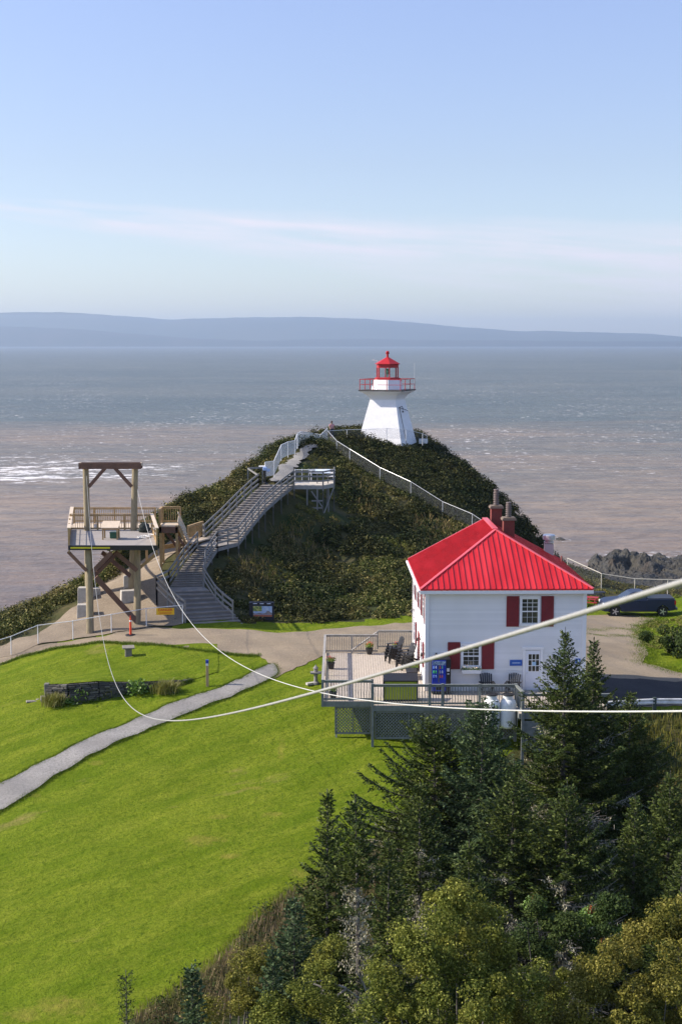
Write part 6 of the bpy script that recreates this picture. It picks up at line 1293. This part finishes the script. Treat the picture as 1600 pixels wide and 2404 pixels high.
M_TUFT = foliage('lawn_tufts', (.10, .17, .012), (.16, .20, .02), (.12, .17, .015), (.06, .11, .008), (.20, .26, .03), .2, .6)
yard_edge = [hit(a, b) for a, b in ((1500, 1447), (1540, 1452), (1500, 1470), (1505, 1500), (1520, 1540), (1505, 1556), (1600, 1582))]
edge_tufts('yard_edge_grass', 'ragged grass creeping over the edge of the parking place', yard_edge, 9000, .14, M_TUFT, .45)
yp = [hit(a, b) for a, b in ((1375, 1482), (1430, 1476), (1500, 1478), (1500, 1492), (1430, 1494), (1380, 1490))]
edge_tufts('yard_grass_patch', 'thin grass growing through the gravel beside the house', yp, 5000, .09, M_TUFT, .35)
edge_tufts('terrace_edge_grass', 'longer grass along the upper edge of the gravel yard', [hit(a, b) for a, b in ((0, 1562), (60, 1540), (150, 1520), (235, 1508), (300, 1512), (400, 1519), (480, 1530), (610, 1540))], 9000, .16, M_TUFT, .14)
edge_tufts('path_edge_grass', 'grass fringe along the gravel path', path + path[:1], 26000, .11, M_TUFT)
edge_tufts('wall_top_grass', 'grass hanging over the top of the stone wall', [(p.x, p.y - .1) for p in wtop], 6000, .24, M_TUFT, .10).location.z = .0
# ------------------------------------------------------------------ spruces
def spruce(name, label, base, Ht, Rm, seed, material=None, dens=1.0, lean=(0, 0), bare=0.0, top_only=False, lichen=0, sprig=.15, shape=.8, group='spruces in the gully', stretch_dir=None, irregular=.25, low=.04):
    r = np.random.default_rng(seed); base = Vector(base); t = thing(name, label, 'spruce', base, 0, group)
    lean = np.array([lean[0], lean[1], 0.0]); Cs, Ds, Ss, Sz = [], [], [], []; m = MB(); dead = MB(); Lc, Ld, Ls_ = [], [], []
    nb = int(Ht * 19 * dens); side_gain = r.uniform(1 - irregular, 1 + irregular, 8)
    for i in range(nb):
        f = low + (1 - low) * (i + r.random()) / nb; h = f * Ht; a = i * 2.399 + r.normal(0, .35); rr = ((1 - f) ** shape) * Rm * r.uniform(.62, 1.15) * np.interp((a % 6.283) / 6.283 * 8, range(9), list(side_gain) + [side_gain[0]])
        rr *= np.clip(.55 + f * 3, 0, 1) * (min(1, ((1 - f) / .30)) ** .55 if seed not in (3, 4) else 1.0)
        if stretch_dir is not None: rr *= 1 + stretch_dir[2] * max(0, math.cos(a - math.atan2(stretch_dir[1], stretch_dir[0])))
        L = rr + .12; el = R(62) * max(0, f - .55) / .45 * .8 + R(8) - R(22) * max(0, .5 - f); b0 = np.array([0, 0, h]) + lean * f ** 1.5 * Ht
        hd = np.array([math.cos(a), math.sin(a), 0]); is_dead = r.random() < bare * np.clip(1.6 - 2.2 * f, 0, 1)
        if top_only and f < .72: is_dead = r.random() < .93; L *= .5 if is_dead else .8
        ts = np.linspace(0, 1, 6); pts = b0[None] + hd[None] * (ts * L)[:, None] + np.array([0, 0, 1])[None] * (np.sin(el) * ts * L + .16 * L * ts ** 2 - .10 * L * np.sin(ts * 3.1))[:, None]
        rad = [max(.006, .013 * L * (1 - q * .85)) for q in ts]
        (dead if is_dead else m).tube([tuple(q) for q in pts], rad, 4, cap=False)
        if is_dead:
            nl = int(L * 60 * (1 if lichen else .25)); u = r.random(nl) * .9; c = b0 + hd * (u * L)[:, None] + np.array([0, 0, 1]) * (np.sin(el) * u * L + .16 * L * u ** 2 - .1 * L * np.sin(u * 3.1))[:, None]
            c = c + r.normal(0, .09, (nl, 3)); Lc.append(c - np.array([0, 0, .08])); Ld.append(unit(np.array([0, 0, -1.0]) + r.normal(0, .35, (nl, 3)))); Ls_.append(np.full(nl, 1.0))
            for k in range(int(L * 3)):
                q = r.uniform(.3, 1); s_ = r.choice([-1, 1]); p0 = b0 + hd * q * L + np.array([0, 0, np.sin(el) * q * L]); dd = hd * .6 + np.array([-hd[1], hd[0], 0]) * s_ * .8 + np.array([0, 0, r.uniform(-.4, .3)]); dead.tube([tuple(p0), tuple(p0 + dd * .35 * L * (1 - q * .5))], [.010, .004], 3, cap=False)
            continue
        nt = max(3, int(L / .085)); side = np.array([-hd[1], hd[0], 0])
        u0 = np.repeat(np.linspace(.12, 1, nt), 2); sg = np.tile([1, -1], nt); tl = (.42 * L * (1.05 - u0) + .14) * r.uniform(.7, 1.2, len(u0)); tl = np.minimum(tl, .75)
        org = b0 + hd * (u0 * L)[:, None] + np.array([0, 0, 1]) * (np.sin(el) * u0 * L + .16 * L * u0 ** 2 - .1 * L * np.sin(u0 * 3.1))[:, None]
        td = unit(hd[None] * .75 + side[None] * (sg * .8)[:, None] + np.array([0, 0, 1]) * (r.normal(.02, .16, len(u0)))[:, None] + np.array([0, 0, math.sin(el) * .6]))
        ns = np.maximum(2, (tl / (sprig * .42)).astype(int)); k = np.repeat(np.arange(len(u0)), ns); w_ = (np.arange(len(k)) - np.repeat(np.cumsum(ns) - ns, ns) + .7) / ns[k]
        c = org[k] + td[k] * (w_ * tl[k])[:, None] + np.array([0, 0, -1]) * (w_ ** 2 * tl[k] * .14)[:, None] + r.normal(0, .018, (len(k), 3))
        d = unit(td[k] * 1.0 + r.normal(0, .42, (len(k), 3)) + np.array([0, 0, .12])); Cs.append(c); Ds.append(d); Sz.append(np.full(len(k), sprig) * r.uniform(.7, 1.25, len(k)))
        nn = max(4, int(L / .05)); u = np.linspace(.1, 1.02, nn); c = b0 + hd * (u * L)[:, None] + np.array([0, 0, 1]) * (np.sin(el) * u * L + .16 * L * u ** 2 - .1 * L * np.sin(u * 3.1))[:, None]
        Cs.append(c + r.normal(0, .02, c.shape)); Ds.append(unit(hd[None] * .8 + r.normal(0, .5, c.shape) + np.array([0, 0, .15]))); Sz.append(np.full(nn, sprig * 1.05))
    # leader
    nn = 14; u = np.linspace(.95, 1.02, nn); Cs.append(np.stack([lean[0] * Ht * u ** 1.5, lean[1] * Ht * u ** 1.5, u * Ht], 1)); Ds.append(unit(r.normal(0, .35, (nn, 3)) + np.array([0, 0, 1]))); Sz.append(np.full(nn, sprig))
    c = np.concatenate(Cs); d = np.concatenate(Ds); sz = np.concatenate(Sz); nr = unit(np.array([0, 0, 1.0]) + r.normal(0, .55, c.shape)); s_ = unit(np.cross(nr, d)); np_mesh('crown', leaves(c, d, s_, sz, sz * .46), quads(len(c)), material or M_SPR, t)
    tk_ = MB(); tk_.tube([(lean[0] * Ht * q ** 1.5, lean[1] * Ht * q ** 1.5, q * Ht - .5 * (q == 0)) for q in np.linspace(0, 1.03, 9)], [max(.008, .0145 * Ht * (1 - .97 * q)) for q in np.linspace(0, 1, 9)], 8); tk_.build('trunk', M_BARK, t)
    m.build('branches', M_BARK, t)
    if dead.v: dead.build('dead_branches', M_TWIG, t)
    if Lc:
        c = np.concatenate(Lc); d = np.concatenate(Ld); n = len(c)
        if n > 3:
            s_ = unit(np.cross(d, r.standard_normal((n, 3)))); l = r.uniform(.03, .12, n) * (1.0 if lichen else .6); np_mesh('lichen', leaves(c, d, s_, l, l * .45), quads(n), M_LICH, t)
    return t, len(sz)
def at_tree(px, py_top, D):
    """tree whose tip shows at the pixel and stands at distance D: returns base and height."""
    tp_ = P(px, py_top, D); z = h1(tp_.x, D); return (tp_.x, D, z), tp_.z - z
TREES = [  # tip px, tip py, distance, crown radius, kwargs, label
    (1326, 1488, 60.5, 4.1, dict(seed=1, shape=.9, bare=.25, lichen=1, irregular=.2), 'tallest spruce right of the deck, its tip in front of the white door wall'),
    (1393, 1508, 62.5, 3.9, dict(seed=2, shape=1.05, bare=.1, irregular=.2), 'slim topped spruce just right of the tallest one'),
    (1132, 1660, 56.0, 3.1, dict(seed=3, shape=.62, material='b', irregular=.2, bare=.1), 'bluish spruce in front of the lattice, below the propane tanks'),
    (1020, 1700, 57.5, 2.9, dict(seed=4, shape=.6, bare=.3, lichen=1, stretch_dir=(-1, -.2, .5)), 'spruce with long branches reaching left over the lawn'),
    (768, 1868, 47.0, 1.9, dict(seed=5, shape=.85, irregular=.15), 'leftmost spruce with a stepped outline against the lawn'),
    (845, 1886, 43.0, 1.35, dict(seed=6, top_only=True, bare=1, lichen=1, shape=.35, lean=(-.015, 0), irregular=.3), 'dying spruce with a bushy top and a bare lichen covered trunk'),
    (1479, 1632, 64.0, 3.3, dict(seed=7, shape=.85), 'small dark spruce below the guard rail'),
    (1205, 1800, 50.0, 2.4, dict(seed=8, shape=.6, bare=.5, lichen=1), 'spruce with grey lichen patches in the middle of the gully'),
    (1330, 1850, 49.0, 2.5, dict(seed=9, shape=.55, bare=.7, lichen=1), 'half dead lichen hung spruce low in front of the tallest spruce'),
    (1572, 1825, 52.0, 3.1, dict(seed=10, shape=.7), 'broad spruce at the right edge above the alders'),
    (1490, 1880, 50.0, 2.4, dict(seed=11, shape=.7), 'lower spruce left of the broad one at the right edge'),
    (985, 1850, 50.0, 1.5, dict(seed=12, shape=.5, bare=.8, lichen=1), 'grey lichen crusted spruce between the dying one and the bluish one'),
    (912, 1985, 44.5, 1.4, dict(seed=13, shape=.7, bare=.2, lichen=1), 'small spruce right of the bare lichen covered trunk'),
    (690, 2120, 42.0, 1.7, dict(seed=14, shape=.8, material='b'), 'low bluish spruce at the foot of the leftmost spruce'),
    (640, 2240, 39.5, 1.1, dict(seed=15, shape=.8, material='b'), 'short bluish spruce near the bottom edge among the alders'),
    (451, 2278, 38.0, .8, dict(seed=16, shape=.8, material='b', dens=1.2), 'small young spruce in the weeds by the lawn edge'),
    (1600, 2010, 46.0, 2.4, dict(seed=17, shape=.7), 'spruce cut by the right edge below the broad one'),
    (1100, 1990, 45.5, 1.9, dict(seed=18, shape=.6, bare=.4, lichen=1), 'dark spruce rising just behind the middle alder'),
]
tot = 0
for px, py, D, Rm, kw, lab in TREES:
    base, Ht = at_tree(px, py, D); kw = dict(kw); kw['material'] = M_SPRB if kw.get('material') == 'b' else M_SPR
    t, n = spruce('spruce_tree', lab, base, Ht, Rm, kw.pop('seed'), **kw); tot += n
base, Ht = at_tree(296, 2292, 37.5); _, n = spruce('sapling', 'thin spruce sapling standing alone on the lawn edge', base, max(1.2, Ht), .3, 40, dens=.8, sprig=.07, group=None); tot += n
print('sprigs', tot)
# dead branches beside the bare trunk
db = P(820, 2330, 40.5); m = MB(); rr_ = random.Random(4)
for (x0_, y0_, x1_, y1_) in ((880, 2395, 812, 2320), (812, 2320, 715, 2306), (812, 2322, 775, 2370), (870, 2360, 835, 2280), (885, 2404, 860, 2340), (735, 2310, 770, 2345)):
    a, b = P(x0_, y0_, 40.6), P(x1_, y1_, 40.3); mid = a.lerp(b, .5) + Vector((0, .1, .1)); m.tube([a, mid, b], [.035, .028, .012], 6)
o = m.build('fallen_branch', M_TWIG); tag(o, 'bare pale branches sticking out at the bottom beside the bare trunk', 'branch')
# ------------------------------------------------------------------ alders in the foreground
def alder(label, blobs, D, n, size, material, seed, group='alder thickets at the bottom'):
    global rng; rng = np.random.default_rng(seed); cs = []; rs = []
    for (px, py, rad, dd, k) in blobs:
        c = P(px, py, D + dd)
        for _ in range(k): u = rand_dirs(1)[0] * rad * 1.08 * rng.uniform(.3, 1) ** .5; cs.append((c.x + u[0], c.y + u[1], c.z + u[2] * .9)); rs.append(rng.uniform(.2, .5))
    return bush('alder_bush', label, cs, rs, n, size, material, 'alder', group, True, .35)
alder('tall olive green alder in the middle of the foreground', [(1020, 2190, 1.0, 0, 26), (1140, 2200, .9, .3, 20), (960, 2290, .9, -.5, 18), (1090, 2340, 1.1, -1, 24), (920, 2390, .8, -.8, 14), (1200, 2330, .8, -.2, 16), (1060, 2110, .45, .3, 8)], 36, 46000, .082, M_ALD, 21)
alder('brownish alder filling the lower right corner', [(1540, 2240, 1.2, 1, 24), (1580, 2140, .8, 1.5, 14), (1430, 2290, .9, 0, 20), (1560, 2370, 1.1, -.5, 24), (1340, 2370, .8, -.5, 16), (1260, 2400, .6, -.5, 10), (1480, 2390, .8, -.8, 14)], 36.5, 50000, .082, M_ALDB, 22)
alder('green alder at the bottom centre between two brown ones', [(1230, 2370, .7, .8, 14), (1300, 2300, .55, 1.5, 10), (1150, 2400, .6, .5, 10)], 37.5, 14000, .08, M_ALD, 23)
alder('low mixed alder left of the bare trunk near the bottom edge', [(740, 2330, .7, 0, 14), (640, 2380, .6, 0, 12), (780, 2250, .5, 1.5, 10), (820, 2390, .5, -.4, 8)], 39, 18000, .075, M_ALD, 24)
alder('small brownish bush in the weeds at the bottom left of the thicket', [(560, 2330, .6, 0, 12), (480, 2390, .6, -.3, 10), (600, 2250, .45, 1.2, 8)], 40, 13000, .07, M_ALDB, 25)
alder('leafy green bush behind the alders at the foot of the tallest spruce', [(1260, 2180, .8, 0, 12), (1370, 2200, .8, 0, 12), (1440, 2140, .6, 1, 8)], 42, 12000, .09, MATS['bush_green'], 26)
rng = np.random.default_rng(99)
# rowan berries: a few red leaf sprays in the gully
cs = [tuple(P(px, py, 43.5)) for px, py in ((1255, 2110), (1385, 2135), (1470, 2175), (1412, 2212), (1380, 2140))]; bs = thing('red_leaved_bush', 'small bush with bright red autumn leaves low among the spruces', 'bush', cs[1])
leaf_ball('crown', mat('red_autumn_leaf', (.42, .05, .02), .6, (.25, .10, .02), 5, trans=.2), bs, np.array(cs) - np.array(cs[1]), np.full(5, .16), 160, .10)
leaf_ball('green_leaves', M_BROAD, bs, np.array(cs) - np.array(cs[1]) - np.array([0, 0, .2]), np.full(5, .4), 1200, .11)
